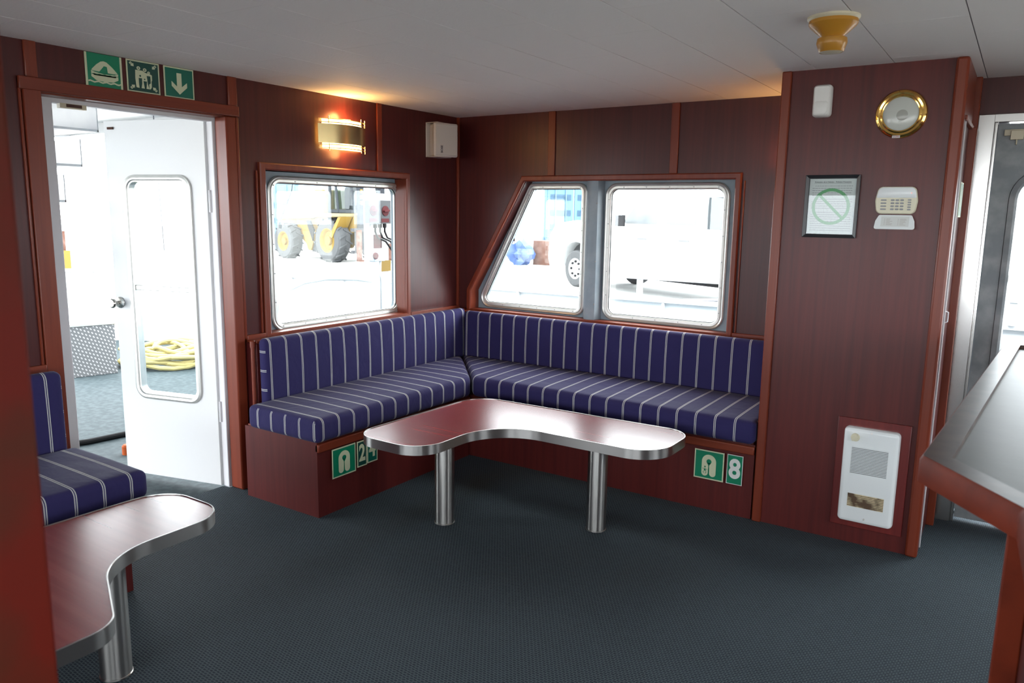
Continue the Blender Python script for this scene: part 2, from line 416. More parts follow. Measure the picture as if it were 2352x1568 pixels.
# ceiling: tiles with open joints
mb = MB().box((-.13, -7.6, H+.004), (6.3, .13, H+.06), 0)
xs = [-.13] + [.337+.307*k for k in range(0, 19)] + [6.2]
mb.box((-.13, -7.6, H+.0035), (6.3, .13, H+.0042), 1)
for i in range(len(xs)-1):
    off = .31 if i % 2 else 0
    ys = [-7.6] + [y for y in [-7.2+off+.61*k for k in range(12)] if y < -.1] + [.13]
    for j in range(len(ys)-1):
        g = .0032
        mb.box((xs[i]+g*.6, ys[j]+g*.25, H), (xs[i+1]-g*.6, ys[j+1]-g*.25, H+.0036), 0)
struct(mb.build('ceiling', [CEIL, SEAM], base=False))

# left wall: timber lining + steel plate behind it
winh = rect(-1.645, .80, -.555, 1.665)
mb = MB()
outer = [(-7.6, 0), (-2.72, 0), (-2.72, 1.912), (-1.862, 1.912), (-1.862, 0), (0, 0), (0, H), (-7.6, H)]
plate(mb, outer, [winh, rect(-6.9, .85, -5.0, 1.7)], FX, -.08, 0)
wl = struct(mb.build('wall_left', PANEL, base=False))
W1 = [(-1.568, .797), (-.512, .797), (-.512, 1.645), (-1.568, 1.645)]
mb = MB()
outer = [(-7.6, 0), (-2.70, 0), (-2.70, 1.93), (-1.85, 1.93), (-1.85, 0), (.13, 0), (.13, 2.3), (-7.6, 2.3)]
plate(mb, outer, [rpoly(offs(W1, .03), .055), rect(-6.9, .85, -5.0, 1.7)], FX, -.13, -.081)
mb.build('steel_plate', HULL, wl)
# back wall with the sloping-sided opening
wb = MB()
trap = [(.125, .79), (1.955, .79), (1.955, 1.67), (.562, 1.67), (.125, .925)]
plate(wb, rect(0, 0, 3.10, H), [trap], FY, 0, .08)
wbo = struct(wb.build('wall_back', PANEL, base=False))
W2 = [(.105, .806), (.976, .806), (.976, 1.660), (.545, 1.660)]
W3 = [(1.105, .800), (1.897, .800), (1.897, 1.658), (1.105, 1.658)]
mb = MB(); plate(mb, rect(-.13, 0, 3.2, 2.3), [rpoly(offs(W2, .03), .055), rpoly(offs(W3, .03), .055)], FY, .081, .13)
mb.build('steel_plate', HULL, wbo)
# right part behind the counter
mb = MB()
plate(mb, [(3.062, 0), (3.10, 0), (3.10, 1.905), (3.90, 1.905), (3.90, 0), (6.3, 0), (6.3, H), (3.062, H)], [rect(4.4, .85, 5.7, 1.7)], FY, -.10, -.02)
struct(mb.build('wall_back_right', PANEL, base=False))
mb = MB(); plate(mb, rect(-7.6, 0, -.1, H), [rect(-6.6, .80, -4.8, 1.72), rect(-4.4, .80, -3.1, 1.72), rect(-2.6, .80, -1.4, 1.72)], FX, 6.2, 6.3)
struct(mb.build('wall_right', PANEL, base=False))
mb = MB(); plate(mb, rect(0, 0, 6.3, H), [rect(.3, .80, 2.0, 1.74), rect(2.25, .80, 3.95, 1.74), rect(4.2, .80, 5.9, 1.74)], FY, -7.6, -7.5)
struct(mb.build('wall_rear', PANEL, base=False))
for a in ((-.15, -5.95, 1.27, 1.9, .85),):
    portal((a[0], a[1], a[2]), (0, -PI/2, 0), a[4], a[3])
portal((6.32, -4.0, 1.26), (0, PI/2, 0), .92, 5.2)
portal((3.1, -7.62, 1.27), (PI/2, 0, 0), 5.6, .94)
portal((3.5, .02, 1.1), (-PI/2, 0, 0), .6, 1.3)
portal((5.05, .02, 1.27), (-PI/2, 0, 0), 1.3, .85)

# closet column
cl = MB()
cl.box((2.352, -.68, 0), (3.055, 0, H))
co = struct(cl.build('wall_closet', PANELR, base=False))

# ---- trims (wood mouldings)
def trim(n, boxes, m=TRIM, bevel=.003, extra=None):
    mb = MB()
    for b in boxes: mb.box(*b)
    if extra: extra(mb)
    o = mb.build('trim_%d' % n, m, base=False, bevel=bevel); return struct(o)
# door casing: left, top, right with the deep rounded reveal
trim(1, [((0, -2.787, .0), (.02, -2.72, 1.962)), ((-.08, -2.732, 0), (.0, -2.72, 1.912))])
trim(2, [((0, -2.80, 1.912), (.022, -1.795, 1.962)), ((-.08, -2.73, 1.905), (0, -1.82, 1.918))], TRIMY)
trim(3, [((-.079, -1.868, 0), (.014, -1.808, 1.912)), ((0, -1.812, .80), (.018, -1.796, 1.912))], bevel=.014)
trim(4, [((0, -2.768, 1.962), (.012, -2.722, H))]); trim(5, [((0, -1.846, 1.962), (.012, -1.796, H))])
trim(6, [((0, -.806, 1.70), (.012, -.766, H))])
# window 1 casing
def wtrim(n, poly, fn, h0, h1, w, m, deep=None, inner=None):
    mb = MB(); inn = offs(poly, w)
    bpring_rect(mb, poly, inn, fn, h0, h1, w)
    if deep is not None:
        mb.loft([[fn(a, b, deep) for a, b in inn], [fn(a, b, h0+.002) for a, b in inn]])
        i2 = offs(poly, w-.012)
        mb.loft([[fn(a, b, deep) for a, b in i2], [fn(a, b, h0+.002) for a, b in i2]])
    return struct(mb.build('trim_%d' % n, m, base=False))
def bpring_rect(mb, poly, inn, fn, h0, h1, w):
    m1 = offs(poly, w*.18); m2 = offs(poly, w*.82)
    mb.loft([[fn(a, b, h0) for a, b in poly], [fn(a, b, h1*.75+h0*.25) for a, b in poly], [fn(a, b, h1) for a, b in m1],
             [fn(a, b, h1) for a, b in m2], [fn(a, b, h1*.75+h0*.25) for a, b in inn], [fn(a, b, h0) for a, b in inn]])
wtrim(7, [(-1.682, .775), (-.520, .775), (-.520, 1.702), (-1.682, 1.702)], FX, -.0, .022, .037, TRIM, -.079)
wtrim(8, [(.092, .765), (1.982, .765), (1.982, 1.703), (.537, 1.703), (.092, .935)], lambda a, b, h: (a, -h, b), 0, .022, .035, TRIM, -.079)
trim(9, [((.727, -.010, 1.703), (.778, 0, H))]); trim(10, [((1.551, -.010, 1.703), (1.600, 0, H))])
# sill boards and chair rails
trim(11, [((-.079, -1.645, .785), (.002, -.555, .798)), ((0, -1.80, .783), (.088, 0, .796))], TRIMY)
trim(12, [((.125, -.002, .778), (1.955, .079, .790)), ((.088, -.088, .775), (2.34, 0, .788))], TRIMX)
trim(13, [((0, -.520, .780), (.020, 0, .815)), ((0, -1.80, .785), (.020, -1.682, .820)), ((0, -5.0, .785), (.022, -2.787, .822))], TRIMY)
trim(14, [((1.982, -.020, .775), (2.352, 0, .810))], TRIMX)
trim(15, [((.0, -.018, .8), (.018, 0, H))])
# inner bead of the panels beside window 1
trim(16, [((0, -1.700, .82), (.012, -1.690, 1.66)), ((0, -2.80, .82), (.012, -2.79, 1.962)), ((1.99, -.008, .81), (2.0, 0, 1.66)), ], TRIM)
# closet edge trims
trim(17, [((2.344, -.695, 0), (2.386, -.66, H)), ((2.342, -.66, .0), (2.352, -.02, H))], bevel=.006)
trim(18, [((3.018, -.700, 0), (3.066, -.655, H))], bevel=.01)
# closet side toward the passage: head, post, recessed sliding panel with white edge strip
trim(19, [((3.055, -.655, 1.872), (3.064, -.20, H)), ((3.055, -.245, 0), (3.090, -.20, 1.872)), ((3.055, -.66, 1.862), (3.075, -.20, 1.88)), ((3.055, -.155, 0), (3.085, -.10, H))], bevel=.004)
mb = MB().box((3.055, -.655, .01), (3.064, -.60, 1.862), 0).box((3.0645, -.610, .02), (3.069, -.596, 1.86), 1).box((3.055, -.596, .01), (3.0585, -.245, 1.862), 2)
mb.tube([(3.066, -.590, 1.03), (3.078, -.585, 1.035), (3.078, -.585, 1.075), (3.066, -.590, 1.08)], .003, 6, 1)
struct(mb.build('door_3', [PANELR, JAMB, PANEL], base=False), 'dark mahogany sliding door in the side of the closet')

# ---- door_1 frame (steel) and leaf, outside-swinging
mb = MB()
mb.box((-.13, -2.72, 0), (-.082, -2.632, 1.92)).box((-.13, -1.88, 0), (-.082, -1.832, 1.92)).box((-.129, -2.72, 1.888), (-.083, -1.832, 1.93))
struct(mb.build('trim_20', JAMB, base=False, bevel=.004), 'grey-white painted steel door frame')
Hx, Hy, Fx, Fy = -.13, -1.893, -.75, -2.05
dw = math.hypot(Fx-Hx, Fy-Hy); du = Vector(((Fx-Hx)/dw, (Fy-Hy)/dw, 0)); dn = Vector((-du.y, du.x, 0))
if dn.dot(Vector((3.3, -4.3, 0))-Vector((Hx, Hy, 0))) < 0: dn = -dn
FD = lambda a, b, h: tuple(Vector((Hx, Hy, 0))+du*a+Vector((0, 0, b))+dn*h)
d1 = empty('door_1', (Hx, Hy, 0)); struct(d1, 'white painted door with a tall rounded window, swung open outward')
GW = [(.145*dw, .438), (.838*dw, .438), (.838*dw, 1.632), (.145*dw, 1.632)]
mb = MB(); plate(mb, rect(0, .004, dw*1.005, 1.906), [rpoly(offs(GW, .025), .05)], FD, -.038, 0)
mb.build('leaf', DOORW, d1, bevel=.002)
mb = MB(); bpring(mb, GW, .075, FD, [(0, 0), (.002, .010), (.012, .013), (.018, .010), (.024, .010), (.030, .004), (.036, .003), (.037, -.036), (.03, -.036)])
mb.build('window_frame', ALU2, d1)
mb = MB(); a0, a1 = .145*dw+.03, .838*dw-.03
mb.box((0, 0, 0), (1, 1, 1)); mb.v = [FD(a0+(a1-a0)*v[0], 1.030+.026*v[1], -.022+.02*v[2]) for v in mb.v]
mb.build('crossbar', ALU2, d1, bevel=.003)
mb = MB(); mb.prism(rpoly(offs(GW, .03), .045), FD, -.022, -.018); mb.build('pane', GLASS, d1)
mb = MB(); kx, kz = .955*dw, .957
mb.lathe(FD(kx, kz, 0), dn, [(.0, .0), (.030, 0), (.031, .004), (.024, .010), (.010, .014), (.010, .030), (.018, .036), (.025, .046), (.026, .056), (.020, .064), (.010, .066), (0, .066)], 24)
mb.build('door_knob', KNOBM, d1)
mb = MB(); mb.box((0, 0, 0), (1, 1, 1)); mb.v = [FD(dw*(.90+.06*v[0]), 1.862+.012*v[1], .001+.006*v[2]) for v in mb.v]
mb.build('latch_plate', [RUST], d1)
for z in (1.45, .36):
    mb = MB(); mb.box((0, 0, 0), (1, 1, 1)); mb.v = [FD(-.012-.03*v[0], z+.10*v[1], -.02+.012*v[2]) for v in mb.v]
    mb.cyl(FD(-.012, z-.005, -.006), FD(-.012, z+.105, -.006), .007, 10)
    mb.build('hinge', JAMB, d1)
mb = MB(); mb.box((-.11, -2.60, 1.870), (-.084, -2.49, 1.893)); mb.box((-.083, -2.575, 1.875), (-.082, -2.51, 1.888), 1)
struct(mb.build('trim_21', [AGED, RUST], base=False, bevel=.003), 'small rusty catch under the door head')

# ---- windows
SCP = [(0, .0), (.001, .011), (.008, .015), (.016, .012), (.019, .009), (.022, .013), (.034, .012), (.040, .006), (.041, -.02), (.03, -.02)]
def window(n, poly, fnin, r, label, screws):
    """fnin(a,b,h): h measured into the room from the steel plate"""
    xs = [p[0] for p in poly]; zs = [p[1] for p in poly]
    root = empty('window_%d' % n, fnin(sum(xs)/len(xs), min(zs), 0)); struct(root, label)
    mb = MB(); bpring(mb, poly, r, fnin, SCP, 0, 9)
    rl_ = lambda d: [max(q-d, .01) for q in r] if isinstance(r, list) else max(r-d, .01)
    inn = rpoly(offs(poly, .028), rl_(.028), 9)
    tot = 0
    for i in range(len(inn)): tot += (Vector(inn[i])-Vector(inn[(i+1) % len(inn)])).length
    step = tot/screws; acc = step/2; 
    for i in range(len(inn)):
        p, q = Vector(inn[i]), Vector(inn[(i+1) % len(inn)]); l = (q-p).length
        while acc <= l:
            c = p+(q-p)*(acc/l); mb.prism(circ(c.x, c.y, .0032, 8), fnin, .009, .0145, 1); acc += step
        acc -= l
    mb.build('frame', [ALU2, GREY], root)
    mb = MB(); mb.prism(rpoly(offs(poly, .036), rl_(.036), 9), fnin, -.016, -.012); mb.build('pane', GLASS, root)
    mb = MB(); bpring(mb, poly, r, fnin, [(.0385, -.006), (.0385, -.001), (.043, -.001), (.043, -.006)], 0, 9); mb.build('rubber_seal', BLACK, root)
    return root
window(1, W1, lambda a, b, h: (-.081+h, a, b), .085, 'square aluminium-framed window beside the open door', 22)
window(2, W2, lambda a, b, h: (a, .081-h, b), [.075, .07, .06, .05], 'aluminium-framed window with a slanted left side', 20)
window(3, W3, lambda a, b, h: (a, .081-h, b), .085, 'squarish aluminium-framed window right of the slanted one', 20)
# rounded steel mullion between windows 2 and 3
mb = MB(); pr = [(.982, .08), (.982, .055), (.995, .045), (1.005, .020), (1.03, .004), (1.055, .004), (1.08, .020), (1.092, .05), (1.097, .08)]
mb.prism(pr, FZ, .79, 1.668)
for z in (1.53, 1.17, .90): mb.lathe((1.078, .016, z), (.7, -.7, 0), [(.005, -.002), (.005, .003), (.0, .004)], 10, 1)
struct(mb.build('trim_22', [HULL, GREY], base=False), 'blue-grey steel mullion between the two back windows')

# metal passage door (door_2)
d2 = empty('door_2', (3.5, -.10, 0)); struct(d2, 'grey aluminium passage door with a rounded window, behind the counter')
FYI = lambda a, b, h: (a, -.10-h, b)
mb = MB(); bx = MB().box((3.085, -.135, 0), (3.150, -.06, 1.935)).box((3.85, -.135, 0), (3.915, -.06, 1.935)).box((3.085, -.134, 1.90), (3.915, -.06, 1.936)).box((3.150, -.120, 0), (3.163, -.09, 1.90)).box((3.150, -.128, 0), (3.155, -.118, 1.90))
bx.build('door_frame', mat('bright_aluminium_frame', (.60, .59, .57), .24, 1), d2, bevel=.002)
G4 = [(3.235, .42), (3.80, .42), (3.80, 1.70), (3.235, 1.70)]
mb = MB(); plate(mb, rect(3.165, .02, 3.85, 1.895), [rpoly(offs(G4, .03), .10)], FYI, -.03, .0)
DULL = blotch('grey_door_metal', (.16, .175, .185), (.24, .25, .255), 12, .5, metalv=.3)
mb.build('leaf', DULL, d2)
mb = MB(); bpring(mb, G4, .14, FYI, [(0, 0), (.003, .010), (.025, .013), (.035, .006), (.04, -.03)]); mb.build('window_frame', DULL, d2)
mb = MB().prism(rpoly(offs(G4, .035), .1), FYI, -.02, -.016); mb.build('pane', GLASS, d2)
mb = MB().box((3.265, -.098, 1.185), (3.77, -.084, 1.215)); mb.build('crossbar', ALU2, d2)
mb = MB().box((3.19, -.115, 1.84), (3.30, -.10, 1.868)).box((3.215, -.125, 1.822), (3.265, -.1, 1.862)).box((3.237, -.118, 1.80), (3.243, -.1, 1.825)); mb.build('catch', AGED, d2, bevel=.002)

# foreground post
o = struct(MB().box((2.33, -4.055, 0), (2.458, -3.93, H)).build('trim_23', POSTW, base=False, bevel=.006), 'worn red-brown timber post close in the left foreground')

# ================================================================== BENCHES
def cushion(name, label, poly, fn, h0, h1, uaxis, spacing, phase, group=None, r=.028, puff=.008, endax=None):
    """poly 2D ccw (a,b); fn(a,b,h)->world; u along axis index uaxis of the 2D coords (stripes run across it)"""
    bm = bmesh.new()
    lo = [bm.verts.new((p[0], p[1], h0)) for p in poly]; hi = [bm.verts.new((p[0], p[1], h1)) for p in poly]; n = len(poly)
    bm.faces.new(lo[::-1]); bm.faces.new(hi)
    for i in range(n): bm.faces.new((lo[i], lo[(i+1) % n], hi[(i+1) % n], hi[i]))
    bmesh.ops.recalc_face_normals(bm, faces=bm.faces[:])
    bmesh.ops.bevel(bm, geom=bm.edges[:], offset=r, segments=4, profile=.5, affect='EDGES', clamp_overlap=True)
    a0 = min(p[uaxis] for p in poly); a1 = max(p[uaxis] for p in poly); b0 = min(p[1-uaxis] for p in poly); b1 = max(p[1-uaxis] for p in poly)
    for (ax, s0, s1, st) in ((uaxis, a0, a1, .05), (1-uaxis, b0, b1, .05)):
        k = s0+st
        while k < s1-.01:
            co = Vector((0, 0, 0)); co[ax] = k; no = Vector((0, 0, 0)); no[ax] = 1
            bmesh.ops.bisect_plane(bm, geom=bm.verts[:]+bm.edges[:]+bm.faces[:], plane_co=co, plane_no=no); k += st
    uvl = bm.loops.layers.uv.new('UVMap'); bm.normal_update()
    for f in bm.faces:
        nn = f.normal; end = abs(nn[uaxis]) > .72
        for l in f.loops:
            c = l.vert.co
            if end: u = (c[endax] if endax is not None else c[1-uaxis])/.1+.05
            else: u = (c[uaxis]-phase)/spacing+.5
            l[uvl].uv = (u, c.z)
    for v in bm.verts:
        s = (v.co[uaxis]-a0)/(a1-a0); t = (v.co[1-uaxis]-b0)/(b1-b0)
        e = max(0, math.sin(PI*min(max(s, 0), 1)))**.35*max(0, math.sin(PI*min(max(t, 0), 1)))**.6
        if v.co.z > (h0+h1)/2: v.co.z += puff*e + .0016*math.sin(v.co[uaxis]*23+v.co[1-uaxis]*9)*e
    for v in bm.verts: v.co = Vector(fn(v.co.x, v.co.y, v.co.z))
    xs = [v.co.x for v in bm.verts]; ys = [v.co.y for v in bm.verts]; zs = [v.co.z for v in bm.verts]
    off = Vector(((min(xs)+max(xs))/2, (min(ys)+max(ys))/2, min(zs)))
    for v in bm.verts: v.co -= off
    bmesh.ops.recalc_face_normals(bm, faces=bm.faces[:])
    me = bpy.data.meshes.new(name); bm.to_mesh(me); bm.free(); me.materials.append(FABRIC)
    me.polygons.foreach_set('use_smooth', [True]*len(me.polygons))
    o = bpy.data.objects.new(name, me); COL.objects.link(o); o.location = off; WL[o.name] = off
    tag(o, label, 'cushion', group); return o
SG, BG = 'striped bench seat cushions', 'striped bench back cushions'
cushion('seat_cushion', 'navy pinstriped seat cushion under the window beside the open door', [(.165, -1.935), (.665, -1.935), (.665, -.735), (.165, -.170)], FZ, .383, .500, 1, .1, -1.892, SG)
cushion('seat_cushion', 'long navy pinstriped seat cushion along the back wall under two windows', [(.168, -.163), (.675, -.728), (2.338, -.728), (2.338, -.163)], FZ, .383, .500, 0, .0985, 2.244, SG)
cushion('seat_cushion', 'navy pinstriped seat cushion at left, behind the foreground table', [(.165, -4.6), (.680, -4.6), (.680, -2.768), (.165, -2.768)], FZ, .392, .500, 1, .1, -2.838, SG)
def tilt(ax):
    # back cushions: 2D (along, z), h = thickness away from wall, leaning
    if ax == 'y': return lambda a, b, h: (h+(.812-b)*.012, a, b)
    return lambda a, b, h: (a, -(h+(.812-b)*.012), b)
cushion('back_cushion', 'navy pinstriped back cushion below the window beside the open door', [(-1.80, .392), (-.095, .392), (-.095, .812), (-1.80, .812)], tilt('y'), .088, .150, 0, .102, -1.768, BG, puff=.010, endax=1)
cushion('back_cushion', 'long navy pinstriped back cushion against the back wall', [(.165, .392), (2.335, .392), (2.335, .800), (.165, .800)], tilt('x'), .088, .150, 0, .0965, 2.128, BG, puff=.010, endax=1)
cushion('back_cushion', 'navy pinstriped back cushion at left, beside the door frame', [(-4.6, .392), (-2.790, .392), (-2.790, .812), (-4.6, .812)], tilt('y'), .088, .150, 0, .1, -2.860, BG, puff=.010, endax=1)

def bench(label, bx, side, extra=None):
    root = empty('bench_base', ((bx[0]+bx[2])/2, (bx[1]+bx[3])/2, 0)); tag(root, label, 'bench', 'built-in wooden bench bases')
    MB().box((bx[0], bx[1], 0), (bx[2], bx[3], .376)).build('box', PANELR, root)
    x0, y0, x1, y1 = side
    MB().box((x0, y0, .325), (x1, y1, .368)).build('nosing', TRIMY if abs(x1-x0) < .1 else TRIMX, root, bevel=.006)
    MB().box((bx[0]+.01, bx[1]+.012, .376), (bx[2]-.012, bx[3]-.012, .3825)).build('seat_board', TRIMX, root)
    return root
b1 = bench('red-brown bench box below the window beside the open door', (.092, -1.895, .62, -.69), (.605, -1.895, .632, -.69))
b2 = bench('long red-brown bench box along the back wall', (.092, -.68, 2.335, -.092), (.64, -.692, 2.335, -.665))
b3 = bench('red-brown bench box at left behind the foreground table', (.092, -4.6, .575, -2.80), (.56, -4.6, .585, -2.80))
# furred-out ledges behind the benches, and a rounded corner rail
trim(24, [((.0, -1.80, 0), (.085, -.0, .782)), ((.0, -4.65, 0), (.085, -2.79, .782))], PANELR, bevel=.002)
trim(25, [((.085, -.085, 0), (2.34, .0, .774))], PANELR, bevel=.002)
mb = MB(); mb.tube([(.075, -1.816, .795), (.075, -1.816, .30)], .0105, 12)
mb.lathe((.075, -1.816, .765), (0, 0, 1), [(0, 0), (.0135, 0), (.0135, .032), (.010, .036), (0, .037)], 16)
tag(mb.build('corner_rail', TRIM), 'slim red-brown rounded rail between door casing and bench end', 'rail')

# ================================================================== TABLES
def table(name, label, back, legs, rad):
    cx = sum(p[0] for p in back)/len(back); cy = sum(p[1] for p in back)/len(back)
    root = empty(name, (cx, cy, 0)); tag(root, label, 'table', 'boomerang-shaped coffee tables')
    out = rpoly(back, rad, 14)
    inn = rpoly_off(out, .004)
    MB().prism(inn, FZ, .405, .446).build('table_top', TABLE, root)
    mb = MB(); rings = []
    for d, z in ((.0, .405), (0.0, .4485), (.0012, .4495), (.0042, .4495), (.0045, .445)):
        q = rpoly_off(out, d) if d else out; rings.append([(a, b, z) for a, b in q])
    mb.loft(rings); mb.build('steel_edge', STEEL, root)
    for (x, y) in legs:
        mb = MB(); mb.lathe((x, y, 0), (0, 0, 1), [(0, .0), (.049, 0), (.049, .004), (.0465, .006), (.0465, .404), (0, .404)], 40)
        mb.build('leg', STEELV, root)
    return root
def rpoly_off(poly, d):
    n = len(poly); A = sum(poly[i][0]*poly[(i+1) % n][1]-poly[(i+1) % n][0]*poly[i][1] for i in range(n)); sg = 1 if A > 0 else -1
    out = []
    for i in range(n):
        t = Vector(poly[(i+1) % n])-Vector(poly[i-1]); t.normalize(); out.append((poly[i][0]-t.y*d*sg, poly[i][1]+t.x*d*sg))
    return out
table('coffee_table', 'steel-edged dark wood boomerang table in the bench corner', [(.818, -1.865), (1.240, -1.865), (1.245, -1.318), (2.100, -1.318), (2.100, -.885), (.845, -.915)], [(1.137, -1.575), (1.768, -1.225)], [.13, .15, .27, .17, .13, .17])
table('coffee_table', 'steel-edged wood boomerang table in the left foreground, partly behind the post', [(.765, -3.78), (1.545, -3.78), (1.545, -3.385), (1.155, -3.20), (1.155, -2.765), (.79, -2.765)], [(1.048, -3.135), (1.30, -3.62)], [.14, .14, .10, .24, .13, .13])

# ================================================================== WALL THINGS
def sign(name, label, fn, a, b, w, h, border, bgm, art, cat='sign', group=None, bw=.006, lum=LUM, sides='all'):
    """fn(u,v,h): u right, v up, h out"""
    root = empty(name, fn(a+w/2, b, 0)); tag(root, label, cat, group)
    g = lambda u, v, hh: fn(a+u*w, b+v*h, hh)
    MB().prism(rect(0, 0, 1, 1), g, .0005, .003).build('plate', lum, root)
    bx, by = bw/w, (0 if sides == 'lr' else bw/h)
    MB().prism(rect(bx, by, 1-bx, 1-by), g, .003, .0034).build('field', bgm, root)
    mb = MB(); art(mb, g); mb.build('pictogram', [lum, bgm], root)
    return root
def P(mb, g, poly, mi=0): mb.prism(poly, g, .0034 if mi == 0 else .0038, .0038 if mi == 0 else .0042, mi)
def txt(mb, g, t, cx, cy, size, fnw, bold=.0, sx=1.0, mi=0):
    o = Vector(g(0, 0, 0)); ux = (Vector(g(1, 0, 0))-o); uy = (Vector(g(0, 1, 0))-o); nz = (Vector(g(0, 0, 1))-o)
    X = ux.normalized(); Y = uy.normalized(); Z = nz.normalized()
    M = Matrix((X*sx, Y, Z)).transposed().to_4x4(); M.translation = Vector(g(cx, cy, .0036))
    text_polys(mb, t, size, M, mi, .0003, 'CENTER', bold)
GX = lambda u, v, h: (.001+h, u, v)        # left wall, u = y (to the right), out = +x
GB1 = lambda u, v, h: (.633+h, u, v)
GB2 = lambda u, v, h: (u, -.693-h, v)
GC = lambda u, v, h: (u, -.681-h, v)
def art_raft(mb, g):
    P(mb, g, [(.17, .53), (.30, .68), (.42, .78), (.50, .80), (.58, .78), (.72, .66), (.86, .50), (.86, .46), (.17, .49)])
    P(mb, g, [(.15, .50), (.24, .46), (.50, .42), (.78, .44), (.88, .48), (.88, .42), (.80, .36), (.22, .36), (.15, .42)])
    P(mb, g, [(.15, .41), (.88, .40), (.88, .30), (.74, .22), (.50, .20), (.28, .22), (.15, .32)])
    P(mb, g, [(.36, .47), (.50, .66), (.58, .65), (.60, .45)], 1)
    mb_w = [(.16+.07*i, .40+(.02 if i % 2 else -.005)) for i in range(11)]
    P(mb, g, mb_w+[(x, y-.012) for x, y in mb_w[::-1]], 1)
    w = [(.06+.055*i, .20+.018*math.sin(i*1.6)) for i in range(17)]
    P(mb, g, w+[(x, y-.045) for x, y in w[::-1]])
    sm = [(.17, .50), (.35, .455), (.5, .44), (.68, .45), (.86, .49)]
    P(mb, g, sm+[(x, y-.01) for x, y in sm[::-1]], 1)
def art_muster(mb, g):
    for cx, cy, r in ((.36, .765, .055), (.55, .735, .055), (.665, .665, .042)):
        P(mb, g, circ(cx, cy, r, 16)); P(mb, g, circ(cx, cy, r*.35, 10), 1)
    P(mb, g, [(.26, .70), (.48, .70), (.56, .65), (.72, .62), (.76, .60), (.76, .44), (.74, .40), (.74, .22), (.70, .15), (.58, .15), (.50, .15), (.34, .15), (.27, .16), (.25, .44)])
    P(mb, g, [(.35, .46), (.45, .46), (.45, .30), (.42, .15), (.36, .15), (.35, .30)], 1)
    P(mb, g, circ(.40, .53, .03, 12), 1); P(mb, g, circ(.53, .44, .022, 12), 1)
    P(mb, g, [(.49, .38), (.60, .38), (.57, .15), (.52, .15)], 1)
    P(mb, g, [(.60, .56), (.71, .56), (.71, .34), (.66, .30), (.66, .15), (.62, .30)], 1)
    for cx, cy, ax, ay in ((.17, .85, 1, -1), (.83, .85, -1, -1), (.17, .17, 1, 1), (.83, .17, -1, 1)):
        d = Vector((ax, ay)).normalized(); n = Vector((-d.y, d.x)); c = Vector((cx, cy))
        q = lambda s, t: tuple(c+d*s+n*t)
        P(mb, g, [q(-.09, -.035), q(.0, -.035), q(.0, -.065), q(.075, 0), q(.0, .065), q(.0, .035), q(-.09, .035)])
        P(mb, g, [q(-.055, -.012), q(-.03, -.012), q(-.03, .014), q(-.055, .014)], 1)
def art_arrow(mb, g): P(mb, g, [(.42, .82), (.58, .82), (.58, .38), (.76, .54), (.76, .38), (.5, .13), (.24, .38), (.24, .54), (.42, .38)])
def jacket(mb, g, cx, child=False, sc=1.0):
    q = lambda x, y: (cx+(x-.5)*sc, .5+(y-.5)*sc)
    n = 14; arc = [(.5-.24*math.cos(PI*k/n), .62+.24*math.sin(PI*k/n)) for k in range(n+1)]
    half = [(.26, .22)] + arc + [(.74, .22)]
    feet = [(.74-.108+.108*math.cos(-PI*k/n), .22+.108*math.sin(-PI*k/n)) for k in range(n+1)]
    feet2 = [(.26+.108+.108*math.cos(-PI*k/n), .22+.108*math.sin(-PI*k/n)) for k in range(n+1)]
    P(mb, g, [q(*p) for p in arc+feet+[(.508, .60), (.492, .60)]+feet2])
    P(mb, g, [q(*p) for p in circ(.5, .62, .085, 20)], 1)
    P(mb, g, [q(*p) for p in [(.435, .57), (.565, .57), (.508, .47), (.505, .13), (.495, .13), (.492, .47)]], 1)
    if child:
        P(mb, g, [q(*p) for p in circ(.375, .43, .028, 12)], 1)
        for poly in ([(.375, .395), (.42, .29), (.33, .29)], [(.29, .375), (.345, .36), (.345, .345), (.29, .355)], [(.41, .365), (.455, .34), (.45, .325), (.405, .35)],
                     [(.345, .28), (.36, .28), (.34, .225), (.30, .25), (.295, .238), (.34, .205)], [(.395, .28), (.412, .28), (.425, .225), (.395, .19), (.385, .205), (.408, .23)]):
            P(mb, g, [q(*p) for p in poly], 1)
sign('raft_sign', 'green sign with a pale life raft on waves, leftmost above the open door', GX, -2.531, 1.958, .158, .139, 1, SIGNG, art_raft, group='safety signs above the door', bw=.009, sides='lr')
sign('assembly_sign', 'dark green sign with grouped figures and corner arrows, middle above the door', GX, -2.353, 1.963, .153, .135, 1, SIGND, art_muster, group='safety signs above the door')
sign('arrow_sign', 'green sign with a pale downward arrow, rightmost above the door', GX, -2.178, 1.962, .150, .136, 1, SIGNT, art_arrow, group='safety signs above the door')
sign('lifejacket_sign', 'green adult lifejacket sign on the bench box by the door', GB1, -1.815, .176, .157, .147, 1, SIGNG, lambda mb, g: jacket(mb, g, .5), group='lifejacket signs on the bench boxes')
sign('number_sign', 'narrow dark green sign with number 2 beside the adult lifejacket sign', GB1, -1.647, .188, .068, .134, 1, SIGND, lambda mb, g: txt(mb, g, '2', .5, .50, .118, 0, .004, .72), group='number signs on the bench boxes')
sign('number_sign', 'narrow teal sign with number 4 partly behind the table end', GB1, -1.576, .192, .074, .130, 1, SIGNT, lambda mb, g: txt(mb, g, '4', .5, .52, .118, 0, .004, .78), group='number signs on the bench boxes')
sign('child_lifejacket_sign', 'green lifejacket sign with a small child figure, on the back bench box', GB2, 2.043, .163, .151, .149, 1, SIGNG, lambda mb, g: jacket(mb, g, .5, True), group='lifejacket signs on the bench boxes')
